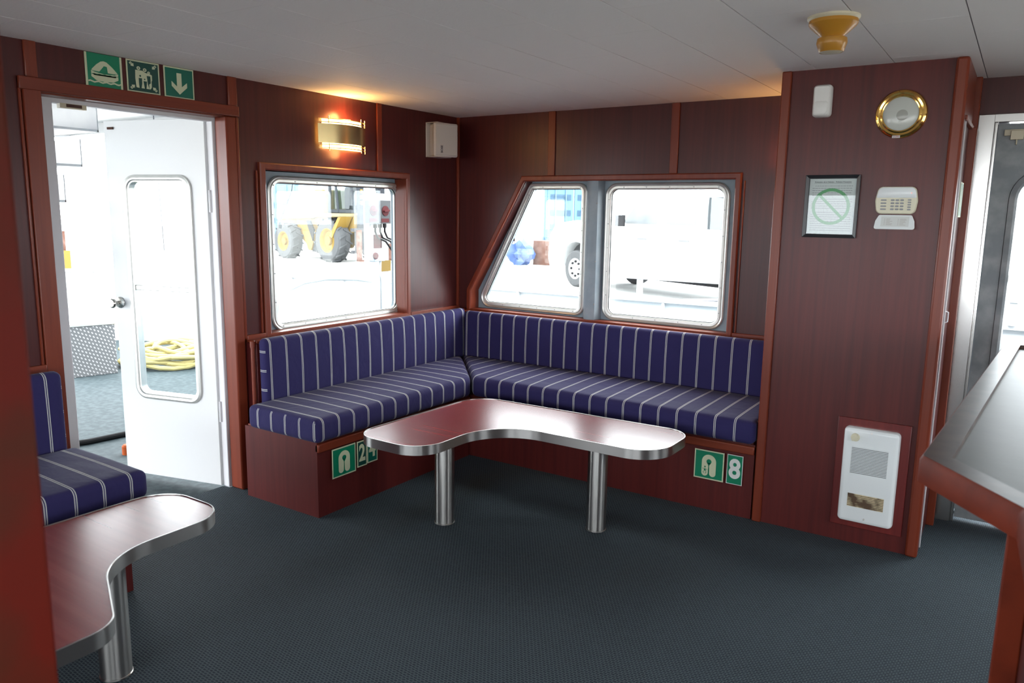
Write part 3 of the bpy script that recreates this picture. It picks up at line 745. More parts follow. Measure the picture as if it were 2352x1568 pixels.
sign('number_sign', 'narrow green sign with number 8 and a white border on the back bench box', GB2, 2.209, .164, .078, .149, 1, SIGNG, lambda mb, g: txt(mb, g, '8', .5, .50, .135, 0, .004, .86), group='number signs on the bench boxes', bw=.003, lum=LUMW)
def art_exit(mb, g):
    P(mb, g, [(.44, .0), (.56, .0), (.56, 1), (.44, 1)])
    P(mb, g, [(.10, .30), (.20, .30), (.40, .80), (.30, .80)]); P(mb, g, [(.62, .30), (.72, .30), (.92, .80), (.82, .80)])
sign('exit_direction_sign', 'green and pale sign edge-on, on the closet side facing the passage', lambda u, v, h: (3.070+h, u, v), -.575, 1.475, .15, .145, 1, SIGNG, art_exit)

# brass wall lamps: built in local frame (u along wall, out, z) then placed
def wall_lamp(name, label, T, group):
    """T(u,o,z)->world, origin centre of lamp on wall"""
    root = empty(name, T(0, 0, -.10)); tag(root, label, 'lamp', group)
    Wd, Hh, D = .365, .155, .080
    arc = lambda f, d=D: [(-Wd/2+Wd*f*k/24+(1-f)*Wd/2, .006+d*math.sin(PI*(.02+.96*k/24))**.8) for k in range(25)]
    mb = MB()
    out = arc(1.0)
    v = [];
    for zz in (-.052, .052):
        for (u, o_) in out: v.append(T(u, o_, zz))
    for zz in (-.052, .052):
        for (u, o_) in out: v.append(T(u, o_-.002, zz))
    n = 25; fcs = [(i, i+1, n+i+1, n+i) for i in range(n-1)]+[(2*n+i, 2*n+i+1, 3*n+i+1, 3*n+i) for i in range(n-1)]
    mb.add(v, fcs); mb.build('shade', BRASS, root, smooth=60)
    mb = MB()
    inn = [(u*.84, o_*.82) for u, o_ in out]
    for zz in (-.082, .082): pass
    v = [T(u, o_, -.080) for u, o_ in inn]+[T(u, o_, .080) for u, o_ in inn]
    fcs = [(i, i+1, n+i+1, n+i) for i in range(n-1)]
    mb.add(v, fcs); mb.add([T(u, o_, .080) for u, o_ in inn], [tuple(range(n))]); mb.add([T(u, o_, -.080) for u, o_ in inn], [tuple(range(n))])
    mb.build('glass_tube', LAMPG, root, smooth=60)
    for zz in (.060, .078, -.060, -.078):
        mb = MB(); mb.tube([T(u, o_+.001, zz) for u, o_ in out], .0028, 6); mb.build('rail', BRASS, root)
    for k in (3, 18, 22):
        u, o_ = out[k]; MB().cyl(T(u, o_+.003, -.094), T(u, o_+.003, -.053), .003, 8).build('pin', BRASS, root); MB().cyl(T(u, o_+.003, .053), T(u, o_+.003, .094), .003, 8).build('pin', BRASS, root)
    mb = MB(); mb.box((-.5, 0, -.5), (.5, 1, .5)); mb.v = [T(p[0]*.30, p[1]*.012, p[2]*.12) for p in mb.v]; mb.build('back_plate', BRASS, root)
    for zz, rx in ((.10, 0), (-.10, 0)):
        l = bpy.data.lights.new('bulb', 'POINT'); l.energy = 1.9 if zz > 0 else .8; l.color = (1, .50, .16); l.shadow_soft_size = .03
        lo = bpy.data.objects.new('bulb', l); COL.objects.link(lo); lo.parent = root; lo.location = Vector(T(0, .055, zz))-WL[root.name]
LG = 'brass wall lamps'
wall_lamp('wall_lamp', 'lit curved brass wall lamp above the window beside the door', lambda u, o_, z: (.0+o_, -1.095+u, 1.885+z), LG)
wall_lamp('wall_lamp', 'lit brass wall lamp mostly hidden behind the closet edge', lambda u, o_, z: (2.335-.145+.055+u*.42+.03, -o_, 1.655+z), LG)

# speaker
sp = empty('wall_speaker', (.06, -.28, 1.82)); tag(sp, 'small off-white box loudspeaker high in the corner', 'speaker')
rz = Matrix.Rotation(math.radians(-24), 3, 'Z'); pv = (.07, -.22, 1.92)
def rbox(a, c, rt=rz, p=pv): return MB().box(a, c, 0, rt, p)
MB().box((.0, -.345, 1.815), (.006, -.20, 2.035)).box((.0, -.345, 1.815), (.10, -.20, 1.819)).box((.0, -.345, 2.031), (.10, -.20, 2.035)).build('bracket', PLB, sp, bevel=.002)
rbox((.03, -.325, 1.822), (.10, -.170, 2.028)).build('cabinet', PLB, sp, bevel=.010, seg=3)
rbox((.095, -.335, 1.818), (.128, -.160, 2.032)).build('front_rim', PLB, sp, bevel=.012, seg=3)
rbox((.125, -.326, 1.827), (.134, -.169, 2.023)).build('grille', mat('speaker_grille', (.42, .40, .37), .7), sp, bevel=.006, seg=3)
mb = MB(); Mx = Matrix.Rotation(math.radians(-24), 4, 'Z') @ Matrix(((0, 0, 1, 0), (1, 0, 0, 0), (0, 1, 0, 0), (0, 0, 0, 1)))
Mt = Matrix.Translation(Vector(pv)+rz @ (Vector((.1345, -.283, 1.866))-Vector(pv))) @ Mx @ Matrix.Rotation(PI/2, 4, 'Z')
text_polys(mb, 'BOSE', .020, Mt, 0, .0004, 'CENTER', .0006); mb.build('logo', INK, sp)

# motion sensor
ms = empty('motion_sensor', (2.524, -.68, 1.895)); tag(ms, 'white rounded motion sensor at the top left of the closet wall', 'sensor')
mb = MB(); ro = rpoly([(2.486, 1.895), (2.562, 1.895), (2.562, 2.030), (2.486, 2.030)], .016, 5)
mb.loft([[GC(a, b, h) for a, b in rpoly_off(ro, d)] for d, h in ((0, 0), (0, .022), (.003, .034), (.009, .040))]+[], 0, True, False, True); mb.build('housing', PLW, ms)
mb = MB(); ro = rpoly([(2.496, 1.905), (2.550, 1.905), (2.555, 1.960), (2.492, 1.960)], .015, 6)
mb.loft([[GC(a, b, h) for a, b in rpoly_off(ro, d)] for d, h in ((0, .038), (.001, .0415), (.004, .043))], 0, True, False, True); mb.build('lens', PLW, ms)

# round brass light
cx, cz = 2.836, 1.893
rl = empty('round_light', (cx, -.68, cz-.1)); tag(rl, 'round brass-rimmed frosted light on the closet wall', 'light')
mb = MB(); mb.lathe((cx, -.681, cz), (0, -1, 0), [(.097, 0), (.098, .004), (.094, .010), (.086, .014), (.078, .012), (.072, .016), (.068, .015), (.067, .006)], 56); mb.build('rim', GOLD, rl)
mb = MB(); mb.lathe((cx, -.681, cz), (0, -1, 0), [(.068, .004), (.068, .011), (.055, .016), (.03, .019), (0, .020)], 48); mb.build('lens', FROST, rl)
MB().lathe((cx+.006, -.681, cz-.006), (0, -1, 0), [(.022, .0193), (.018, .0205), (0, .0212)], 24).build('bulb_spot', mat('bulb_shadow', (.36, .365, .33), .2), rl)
mb = MB(); mb.prism(rect(cx-.012-.013, cz-.097, cx-.012+.017, cz-.087), GC, .013, .0145, 0)
M4 = Matrix(((1, 0, 0, cx-.010), (0, 0, -1, -.6958), (0, 1, 0, cz-.092), (0, 0, 0, 1)))
text_polys(mb, 'U-24V', .0088, M4, 1, .0002); mb.build('voltage_label', [PAPER, REDINK], rl)

# framed notice
fr = empty('framed_notice', (2.59, -.68, 1.378)); tag(fr, 'black-framed printed notice with a green ring on the closet wall', 'picture')
A0, A1, B0, B1 = 2.480, 2.704, 1.378, 1.649
mb = MB(); pol = [(A0, B0), (A1, B0), (A1, B1), (A0, B1)]
mb.loft([[GC(a, b, h) for a, b in offs(pol, d)] for d, h in ((0, 0), (0, .018), (.002, .020), (.014, .012), (.016, .004))]); mb.build('frame', mat('black_frame', (.02, .022, .026), .35), fr)
mb = MB(); mb.prism(offs(pol, .010), GC, .001, .003, 0)
ytop = B1-.030
M4 = Matrix(((1, 0, 0, 2.592), (0, 0, -1, -.6842), (0, 1, 0, ytop), (0, 0, 0, 1)))
text_polys(mb, 'Prévention de la Pollution - Pollution Prevention', .0077, M4, 1, .00015, 'CENTER', .00015)
mb.prism(rect(2.515, ytop-.0056, 2.668, ytop-.0048), GC, .003, .0033, 1)
rnd = random.Random(3)
for k in range(19):
    z = ytop-.017-.0098*k - (.008 if k > 4 else 0) - (.008 if k > 9 else 0)
    x = A0+.028 + (.012 if k in (0, 5, 10) else 0)
    end = A1-.028 - (.02 if k in (4, 9) else 0)
    while x < end-.004:
        w = rnd.uniform(.003, .013); mb.prism(rect(x, z-.0012, min(x+w, end), z+.0012), GC, .003, .0033, 3); x += w+.0022
ring = []
c0 = (2.590, 1.513)
mb.loft([[GC(a, b, .0030) for a, b in circ(c0[0], c0[1], .079, 48)], [GC(a, b, .0036) for a, b in circ(c0[0], c0[1], .079, 48)], [GC(a, b, .0036) for a, b in circ(c0[0], c0[1], .066, 48)]], 2)
d = Vector((1, -1)).normalized(); n_ = Vector((d.y, -d.x)); q = lambda s, t: (c0[0]+d.x*s+n_.x*t, c0[1]+d.y*s+n_.y*t)
mb.prism([q(-.068, -.006), q(.068, -.006), q(.068, .006), q(-.068, .006)], GC, .003, .0036, 2)
mb.build('printed_sheet', [PAPER, INK, RING, mat('grey_print', (.30, .30, .31), .7)], fr)
mb = MB(); mb.prism(offs(pol, .014), GC, .0055, .0062, 0); mb.build('glass', PICG, fr)

# alarm keypad
kp = empty('alarm_keypad', (2.852, -.68, 1.42)); tag(kp, 'cream alarm keypad with its lid hanging open on the closet wall', 'keypad')
mb = MB(); ro = rpoly([(2.778, 1.485), (2.925, 1.485), (2.932, 1.540), (2.922, 1.597), (2.780, 1.597), (2.770, 1.540)], [.022, .022, .05, .022, .022, .05], 5)
mb.loft([[GC(a, b, h) for a, b in rpoly_off(ro, d)] for d, h in ((0, 0), (0, .020), (.004, .025))], 0, True, False, True); mb.build('body', PLC, kp)
mb = MB(); ro = rpoly([(2.775, 1.551), (2.927, 1.551), (2.920, 1.594), (2.783, 1.594)], [.004, .004, .02, .02], 5)
mb.loft([[GC(a, b, h) for a, b in rpoly_off(ro, d)] for d, h in ((0, .024), (0, .027), (.003, .029))], 0, True, False, True); mb.build('display_cover', ENAMEL, kp)
for r_ in range(4):
    for c_ in range(3):
        x, z = 2.838+.018*c_, 1.5415-.0125*r_
        mb = MB().prism(rpoly(rect(x-.0068, z-.0036, x+.0068, z+.0036), .0034, 4), GC, .024, .028); mb.build('key', GREY, kp)
for r_ in range(5):
    x, z = 2.902, 1.5425-.0098*r_; mb = MB().prism(rpoly(rect(x-.0065, z-.003, x+.0065, z+.003), .0028, 4), GC, .024, .028); mb.build('key', GREY, kp)
for r_ in range(4):
    x, z = 2.804, 1.5415-.0125*r_; mb = MB().prism(rpoly(rect(x-.011, z-.003, x+.011, z+.003), .0028, 4), GC, .024, .028); mb.build('key', GREY, kp)
mb = MB(); mb.prism(rpoly([(2.774, 1.421), (2.931, 1.421), (2.927, 1.455), (2.915, 1.480), (2.790, 1.480), (2.778, 1.455)], .008, 4), lambda a, b, h: (a, -.681-h-(1.482-b)*.25, b), .012, .016); mb.build('lid', ENAMEL, kp)
mb = MB(); mb.prism(rect(2.800, 1.432, 2.907, 1.474), lambda a, b, h: (a, -.681-h-(1.482-b)*.25, b), .016, .0165, 0)
for c_ in range(2):
    for r_ in range(6):
        x = 2.812+c_*.052; z = 1.463-.0048*r_
        mb.prism(rect(x, z, x+.004, z+.0012), lambda a, b, h: (a, -.681-h-(1.482-b)*.25, b), .0165, .0168, 1)
        mb.prism(rect(x+.008, z, x+.008+rnd.uniform(.014, .026), z+.0012), lambda a, b, h: (a, -.681-h-(1.482-b)*.25, b), .0165, .0168, 1)
mb.build('paper_label', [PAPER, mat('faded_print', (.34, .30, .27), .7)], kp)
MB().lathe(GC(2.907, 1.571, .029), (0, -1, 0), [(.0016, 0), (.0014, .0008), (0, .001)], 10).build('status_light', LED, kp)

# wall heater
ht = empty('wall_heater', (2.846, -.70, .075)); tag(ht, 'white enamel wall heater on a mahogany board low on the closet', 'heater')
MB().box((2.700, -.694, .080), (2.997, -.681, .584)).build('mounting_board', wood('heater_board', (.085, .008, .008), (.15, .018, .015), 'z', .33), ht, bevel=.002)
GH = lambda a, b, h: (a, -.694-h, b)
x0, x1, z0, z1 = 2.733, 2.960, .112, .549
ro = rpoly([(x0, z0), (x1, z0), (x1, z1), (x0, z1)], .020, 6)
mb = MB(); mb.loft([[GH(a, b, h) for a, b in rpoly_off(ro, d)] for d, h in ((0, 0), (0, .016), (.004, .026), (.012, .031), (.018, .032))], 0, True, False, True); mb.build('cover', ENAMEL, ht)
def slots(zt, zb, n, w0, w1, nm, backm, slatm):
    MB().prism(rect(w0-.0015, zb-.002, w1+.0015, zt+.002), GH, .0322, .0326).build(nm+'_backing', backm, ht)
    mb = MB(); p = (zt-zb)/n
    for k in range(n+1):
        z = zb+p*k; mb.prism(rect(w0-.0015, z-p*.27, w1+.0015, z+p*.27), GH, .0326, .0338)
    mb.build(nm, slatm, ht)
slots(.462, .342, 18, x0+.040, x1-.042, 'air_inlet_grille', mat('grille_shadow', (.10, .11, .11), .6), ENAMEL)
slots(.246, .190, 8, x0+.040, x1-.042, 'air_outlet_grille', mat('outlet_shadow', (.06, .045, .03), .6), STAIN)
mb = MB(); mb.lathe(GH(x0+.049, .507, .032), (0, -1, 0), [(0, 0), (.0185, 0), (.0185, .004), (.0165, .010), (0, .0105)], 28)
mb.box((x0+.049-.004, -.694-.032-.020, .507-.016), (x0+.049+.004, -.694-.042, .507+.016), 0, Matrix.Rotation(math.radians(38), 3, 'Y')); mb.build('thermostat_knob', PLC, ht)
for (x, z) in ((2.846, .533), (2.846, .137)): MB().lathe(GH(x, z, .0318), (0, -1, 0), [(.005, 0), (.0045, .001), (0, .0012)], 12).build('screw', ALU, ht)

# smoke detector
sd = empty('smoke_detector', (2.73, -1.575, H-.11)); tag(sd, 'amber-yellow smoke detector hanging from the ceiling', 'detector')
c = (2.733, -1.583, H)
MB().lathe(c, (0, 0, -1), [(0, 0), (.080, 0), (.080, .006), (.074, .012)], 40).build('mounting_ring', AGED, sd)
MB().lathe(c, (0, 0, -1), [(.074, .008), (.075, .022), (.070, .030), (.036, .060), (.034, .064)], 40).build('base', SMOKE, sd)
MB().lathe(c, (0, 0, -1), [(.034, .062), (.045, .066), (.047, .080), (.045, .086), (.038, .106), (.036, .108)], 40).build('sensor_head', SMOKE, sd)
MB().lathe(c, (0, 0, -1), [(.036, .106), (.030, .109), (0, .110)], 32).build('sensor_cap', AGED, sd)

# ================================================================== COUNTER
ct = empty('bar_counter', (3.7, -2.1, 0)); tag(ct, 'red-brown bar counter with a dark vinyl inset top at right', 'counter')
CP = [(3.186, -2.623), (3.358, -2.847), (3.40, -3.55), (4.25, -3.55), (4.25, -.80), (3.293, -.80)]
mb = MB(); r0 = rpoly(CP, .02, 4); r0i = rpoly(offs(CP, .055), .006, 4); r0m = rpoly(offs(CP, .006), .018, 4)
mb.loft([[(a, b, z) for a, b in r] for r, z in ((r0i, .945), (r0, .945), (r0, .990), (r0m, 1.0))]); mb.build('edge_fascia', COUNTERW, ct)
mb = MB(); mb.loft([[(a, b, z) for a, b in r] for r, z in ((r0m, 1.0002), (r0i, 1.0002), (r0i, .975))]); mb.build('raised_rim', DARKEDGE, ct)
MB().prism(r0i, FZ, .950, .986).build('vinyl_top', VINYL, ct)
MB().box((3.345, -2.805, 0), (3.385, -2.765, .945)).build('corner_post', COUNTERW, ct, bevel=.003)
MB().box((3.385, -3.5, 0), (4.1, -2.35, .945)).build('cabinet', PANEL, ct)
MB().box((4.10, -.95, 0), (4.15, -.90, .945)).build('far_post', COUNTERW, ct)

# ================================================================== OUTSIDE
# deck, bulwark, overhang
BW = [(-6.2, -7.0), (-6.0, -2.5), (-5.47, .07), (-5.06, .49), (-3.40, 1.16), (-2.86, 1.36), (-2.14, 1.46), (-.8, 1.60), (.6, 1.66), (2.0, 1.70), (3.6, 1.72), (6.3, 1.72)]
mb = MB(); mb.prism(BW+[(6.3, .13), (-.13, .13), (-.13, -7.0)], FZ, -.06, -.03); struct(mb.build('deck', DECKM, base=False), 'dark blue-grey covered side deck outside')
mb = MB(); n = len(BW)
ou = [Vector(p) for p in BW]; nrm = []
for i in range(n):
    t = (ou[min(i+1, n-1)]-ou[max(i-1, 0)]).normalized(); nrm.append(Vector((-t.y, t.x)))
A = [[(p.x, p.y, z) for p in ou] for z in (-.06, .82)]
def strip(mb, inner, outer, z0, z1, mi=0):
    k = len(inner); V = [(p.x, p.y, z0) for p in inner]+[(p.x, p.y, z0) for p in outer]+[(p.x, p.y, z1) for p in outer]+[(p.x, p.y, z1) for p in inner]
    Fc = []
    for i in range(k-1):
        for a in range(4):
            b = (a+1) % 4; Fc.append((a*k+i, a*k+i+1, b*k+i+1, b*k+i))
    Fc += [(0, k, 2*k, 3*k), (k-1, 2*k-1, 3*k-1, 4*k-1)]
    mb.add(V, Fc, mi)
strip(mb, ou, [p+q_*.02 for p, q_ in zip(ou, nrm)], -.4, .75)
strip(mb, [p-q_*.03 for p, q_ in zip(ou, nrm)], [p+q_*.05 for p, q_ in zip(ou, nrm)], .75, .778)
for i in range(len(ou)-1):
    L_ = (ou[i+1]-ou[i]).length
    for k in range(int(L_/1.1)+1):
        p = ou[i]+(ou[i+1]-ou[i])*((k+.4)/(int(L_/1.1)+1)); t = (ou[i+1]-ou[i]).normalized(); q_ = Vector((t.y, -t.x))
        a, b = p, p+q_*.14; c_ = p+q_*.05
        V = [(a.x-t.x*.006, a.y-t.y*.006, -.03), (b.x-t.x*.006, b.y-t.y*.006, -.03), (c_.x-t.x*.006, c_.y-t.y*.006, .745), (a.x-t.x*.006, a.y-t.y*.006, .745)]
        V += [(x+t.x*.012, y+t.y*.012, z) for x, y, z in V]
        mb.add(V, [(0, 1, 2, 3), (7, 6, 5, 4), (0, 1, 5, 4), (1, 2, 6, 5), (2, 3, 7, 6), (3, 0, 4, 7)])
tag(mb.build('bulwark', WHITEP, base=False), 'white steel bulwark around the deck outside the windows', 'bulwark')
mb = MB(); mb.box((-3.4, -7.0, 2.12), (-.13, -.86, 2.16))
for y in (-.88, -1.75, -2.35, -2.95): mb.box((-3.4, y, 2.04), (-.13, y+.012, 2.12))
mb.box((-3.42, -7, 2.02), (-3.38, -.86, 2.18)); mb.box((-.82, -7, 2.03), (-.80, -.88, 2.12))
struct(mb.build('ceiling_outside', WHITEP, base=False), 'white beams and plating of the deck above')
# stair
st = empty('stairway', (-1.5, -2.3, 0)); tag(st, 'white steel stairway seen from below through the open door', 'stairs')
def stp(y, z): return y, z
FS = lambda a, b, h: (h, a, b)
mb = MB().prism([(-1.90, 1.885), (-1.80, 2.015), (-2.0, 2.015), (-3.1, .5), (-3.0, .3)], FS, -1.62, -1.60); mb.build('stringer', WHITEP, st)
for k in range(7):
    y = -1.95-.10*k-.02; z = 1.865-.19*k
    MB().box((-1.60, y-.26, z), (-.95, y, z+.012)).box((-1.60, y-.26, z-.03), (-.95, y-.25, z)).build('tread', WHITEP, st)
    if k < 5: MB().box((-1.60, y-.006, z), (-.95, y, z+.145)).build('riser', WHITEP, st)
# checker-plate box
FBX = lambda a, b, h: (a, b, h)
p0, p1 = Vector((-3.54, -.90, 0)), Vector((-3.455, -.575, 0)); t = (p1-p0).normalized(); q_ = Vector((-t.y, t.x, 0))
def obox(p, t, q_, a, b, z0, z1, mi=0, mb=None):
    mb = mb or MB(); V = []
    for z in (z0, z1):
        for s, r in ((a[0], b[0]), (a[1], b[0]), (a[1], b[1]), (a[0], b[1])):
            w = p+t*s+q_*r; V.append((w.x, w.y, z))
    mb.add(V, [(0, 3, 2, 1), (4, 5, 6, 7), (0, 1, 5, 4), (1, 2, 6, 5), (2, 3, 7, 6), (3, 0, 4, 7)], mi); return mb
bx = empty('deck_box', (-3.6, -.7, -.03)); tag(bx, 'diamond-plate metal box standing on the deck beyond the doorway', 'box')
obox(p0, t, q_, (-.05, .335), (0, .5), -.03, .42).build('body', DIAMOND, bx, bevel=.004)
obox(p0, t, q_, (-.06, .345), (-.008, .51), .42, .445).build('lid', ALU2, bx, bevel=.004)
# rope coil
mb = MB(); rr = random.Random(5); pts = []
cx_, cy_ = -3.50, -.02
for k in range(230):
    a = k*.31; lay = k/230; rad = .34+.09*math.sin(k*.37)+.05*math.sin(k*.11)
    pts.append((cx_+rad*math.cos(a)*1.0+.06*math.sin(k*.21), cy_+rad*math.sin(a)*.9+.05*math.cos(k*.17), .0+.14*lay+.02*math.sin(k*.9)))
mb.tube(pts, .021, 8); tag(mb.build('rope_coil', ROPEM), 'heap of thick yellow rope coiled on the deck, seen through the door window', 'rope')
# deck hose
mb = MB(); mb.tube([(-1.62, -2.35, -.012), (-1.60, -2.1, -.012), (-1.52, -1.85, -.012), (-1.50, -1.62, -.012), (-1.42, -1.35, -.012), (-1.45, -.9, -.012)], .018, 10)
tag(mb.build('hose', BLACK), 'black hose lying across the deck outside the doorway', 'hose')
mb = MB(); mb.lathe((-1.14, -1.83, -.03), (0, 0, 1), [(0, 0), (.03, 0), (.03, .05), (.022, .06), (0, .06)], 16)
tag(mb.build('float', ORANGE), 'small orange fitting on the deck by the open door edge', 'fitting')
mb = MB(); mb.tube([(-1.5, -1.30, 2.1), (-1.51, -1.285, 1.6), (-1.5, -1.28, 1.18)], .0035, 6)
tag(mb.build('rigging_wire', ROPED), 'thin dark wire hanging outside left of the open door', 'wire')
# curved pipe rail
mb = MB(); mb.tube([(-1, -.86, -.03), (-1, -.85, .45), (-1, -.80, .70), (-1, -.74, .84), (-1, -.66, .91), (-1, -.52, .95), (-1, -.30, .965), (-1, 0, .945), (-1, .17, .915)], .020, 12)
tag(mb.build('curved_handrail', WHITEP), 'curved white pipe handrail outside the window by the door', 'handrail')
mb = MB().box((-1.03, -.80, -.03), (-1.02, -.775, .86), 0, Matrix.Rotation(math.radians(-12), 3, 'X'), (-1.02, -.78, .86))
tag(mb.build('flat_bar', HULL), 'grey flat bar leaning at the lower left of the window by the door', 'bar')
# switch panel
MB_ = MB().box((-1.10, .20, -.03), (-1.04, .42, 1.20)).box((-1.10, .20, 1.20), (-1.04, .46, 1.60)); pb = tag(MB_.build('switch_post', WHITEP), 'white steel post carrying the electrical boxes outside', 'post')
def isolator(y0, y1, z0, z1, label):
    r_ = empty('isolator_switch', (-1.0, (y0+y1)/2, z0)); tag(r_, label, 'switch box', 'electrical isolator boxes outside')
    MB().box((-1.04, y0, z0), (-.99, y1, z1)).build('case', mat('isolator_grey', (.052, .053, .056), .8, spec=.08) if 'isolator_grey' not in bpy.data.materials else bpy.data.materials['isolator_grey'], r_, bevel=.004)
    yc = (y0+y1)/2-.01; zc = z0+(z1-z0)*.55
    MB().lathe((-.99, yc, zc), (1, 0, 0), [(0, 0), (.040, 0), (.040, .006), (0, .007)], 24).build('rotary_disc', RED, r_)
    MB().box((-.983, yc-.03, zc-.007), (-.965, yc+.03, zc+.007), 0, Matrix.Rotation(.12, 3, 'X')).build('handle', RED, r_, bevel=.002)
    MB().box((-.990, yc-.044, z0+.012), (-.9885, yc+.044, z0+.042)).build('warning_label', RED, r_)
isolator(.150, .262, 1.365, 1.545, 'left grey box with a red rotary switch outside the window')
isolator(.285, .400, 1.362, 1.548, 'right grey box with a red rotary switch outside the window')
for k in range(3):
    y = .225+.055*k; mb = MB(); mb.tube([(-1.0, y, 1.365), (-1.0, y, 1.30), (-1.0, y+.03, 1.25), (-1.0, y+.12, 1.22), (-1.0, y+.20, 1.14)], .008, 8); mb.lathe((-1.0, y, 1.33), (0, 0, 1), [(0, 0), (.015, 0), (.016, .03), (0, .035)], 12)
    tag(mb.build('cable', BLACK), 'black cable curving from the isolator boxes outside', 'cable', 'cables under the isolator boxes')
tag(MB().box((-1.038, .245, 1.165), (-1.034, .335, 1.275)).build('warning_plate', RED), 'red lettered plate below the electrical boxes', 'sign')
r_ = empty('control_box', (-1.0, .26, 1.06)); tag(r_, 'grey-green control box with a red knob under the red plate', 'switch box')
MB().box((-1.04, .19, 1.065), (-.98, .315, 1.155)).build('case', HULL, r_, bevel=.004)
MB().lathe((-.98, .20, 1.11), (1, 0, 0), [(0, 0), (.028, 0), (.026, .012), (0, .014)], 20).build('knob', RED, r_)
mb = MB(); mb.tube([(-1.0, .28, 1.065), (-1.0, .275, .98), (-1.0, .285, .9), (-1.0, .285, .2)], .009, 8); tag(mb.build('conduit', GREY), 'grey conduit running down from the control box', 'pipe')
mb = MB().box((-1.036, .315, .975), (-1.033, .44, 1.065)); tag(mb.build('yellow_notice', YEL), 'yellow notice at the right edge of the window by the door', 'sign')
# hanging lead
mb = MB(); mb.tube([(-.6, -.93, 2.121), (-.6, -.93, 1.66), (-.6, -.95, 1.58), (-.6, -.99, 1.50), (-.6, -1.035, 1.42), (-.6, -1.05, 1.39)], .0035, 6)
mb.lathe((-.6, -1.05, 1.345), (0, 0, 1), [(0, 0), (.012, .002), (.016, .02), (.012, .04), (.005, .045)], 14)
tag(mb.build('hanging_lead', GREY), 'thin cable with a grey socket hanging outside the window by the door', 'cable')
# bow rail
br = empty('bow_rail', (1.2, 1.67, .78)); tag(br, 'white rail on short posts above the bulwark outside the back windows', 'railing')
MB().box((.24, 1.655, .930), (3.4, 1.705, .972)).build('top_rail', WHITEP, br, bevel=.006)
for x in (.645, 2.0, 3.3): MB().box((x-.022, 1.665, .780), (x+.022, 1.695, .931)).build('post', WHITEP, br)
# dock
o = MB().box((-90, -60, -.7), (60, 120, -.12)).build('ground', CONC, base=False); struct(o)

# ---- vehicles helper
def wheel(mb_name, parent, c, ax, r, w, rimm, lug=True, nl=18, hub=.2):
    root = parent
    ax = Vector(ax).normalized(); c = Vector(c)
    ty = MB().lathe(c-ax*w/2, ax, [(r*.55, .02*w), (r*.62, -.0*w), (r*.9, .0), (r*.985, .10*w), (r, .25*w), (r, .75*w), (r*.985, .9*w), (r*.9, w), (r*.62, w), (r*.55, .98*w), (r*.55, .02*w)], 40)
    if lug:
        a = ax.orthogonal().normalized(); b = ax.cross(a)
        for k in range(nl):
            for sd in (0, 1):
                th = 2*PI*(k+.5*sd)/nl; rings = []
                for s in range(6):
                    f = s/5; tt = th+f*.20; wpos = (f*.55*w if sd == 0 else w-f*.55*w)-w/2
                    rad = a*math.cos(tt)+b*math.sin(tt); tan = -a*math.sin(tt)+b*math.cos(tt)
                    cc = c+ax*wpos; rings.append([cc+rad*(r*.97)-tan*.05*r, cc+rad*(r*1.05)-tan*.035*r, cc+rad*(r*1.05)+tan*.035*r, cc+rad*(r*.97)+tan*.05*r])
                ty.loft(rings, 0, True, True, True)
    tw = ty.build('wheel', TYRE, root)
    rm = MB()
    for sgn in (-1, 1):
        rm.lathe(c+ax*sgn*w*.5, ax*sgn, [(r*.58, -.03), (r*.56, .0), (r*.50, -.05*w), (r*.42, -.22*w), (r*.22, -.22*w), (r*.20, -.05*w), (0, -.04*w)], 32)
    WL[tw.name] = WL[parent.name]
    rm.build('rim', rimm, tw)
    return tw
# telehandler / rough-terrain forklift
h = Vector((.99, -.14, 0)); s_ = Vector((-.14, -.99, 0)); up = Vector((0, 0, 1)); O = Vector((-14.4, 12.2, -.12))
fk = empty('forklift', tuple(O-s_*1.0)); tag(fk, 'large yellow rough-terrain forklift parked on the dock outside', 'forklift')
def fb(f0, f1, s0, s1, z0, z1, mb=None, mi=0):
    mb = mb or MB(); V = []
    for z in (z0, z1):
        for f, s in ((f0, s0), (f1, s0), (f1, s1), (f0, s1)):
            p = O+h*f+s_*s; V.append((p.x, p.y, z-.12))
    mb.add(V, [(0, 3, 2, 1), (4, 5, 6, 7), (0, 1, 5, 4), (1, 2, 6, 5), (2, 3, 7, 6), (3, 0, 4, 7)], mi); return mb
def fprof(poly, s0, s1, mb=None, mi=0):
    mb = mb or MB(); return mb.prism(poly, lambda a, b, hh: tuple(O+h*a+s_*hh+up*b), s0, s1, mi)
RIMY = mat('yellow_rim', (.13, .085, .02), .8, spec=.1)
for (f, r, w) in ((0, .66, .45), (-2.45, .56, .42)):
    for s in (-.22, -1.85):
        q0 = O+h*f+s_*s+up*r; wheel('wheel', fk, q0, s_, r, w, RIMY, True, 14)
fprof([(-3.3, .75), (-2.9, .62), (-2.0, .62), (-1.6, .35), (-.8, .35), (-.4, .9), (.7, .9), (.75, 1.35), (.7, 1.45), (-1.2, 1.45), (-3.3, 1.3)], -.45, -1.6).build('chassis', YEL, fk, bevel=.03)
PALEY = mat('pale_yellow_paint', (.12, .10, .055), .6, spec=.15)
fprof([(-3.35, 1.25), (-1.3, 1.3), (-.7, 1.45), (-.7, 2.2), (-1.1, 2.25), (-1.3, 1.75), (-3.1, 1.72), (-3.35, 1.6)], -.35, -1.7).build('engine_hood', PALEY, fk, bevel=.05)
fprof([(-.65, 1.35), (.75, 1.38), (.75, 1.48), (-.65, 1.48)], .05, -.5).build('fender', PALEY, fk, bevel=.02)
fprof([(.3, .75), (.75, 1.38), (.65, 1.42), (.15, .8)], .02, -.4).build('fender_stay', YEL, fk)
fprof([(-1.75, .9), (-1.0, .92), (-1.3, .30), (-1.45, .30)], -.30, -.36).build('side_plate', YEL, fk)
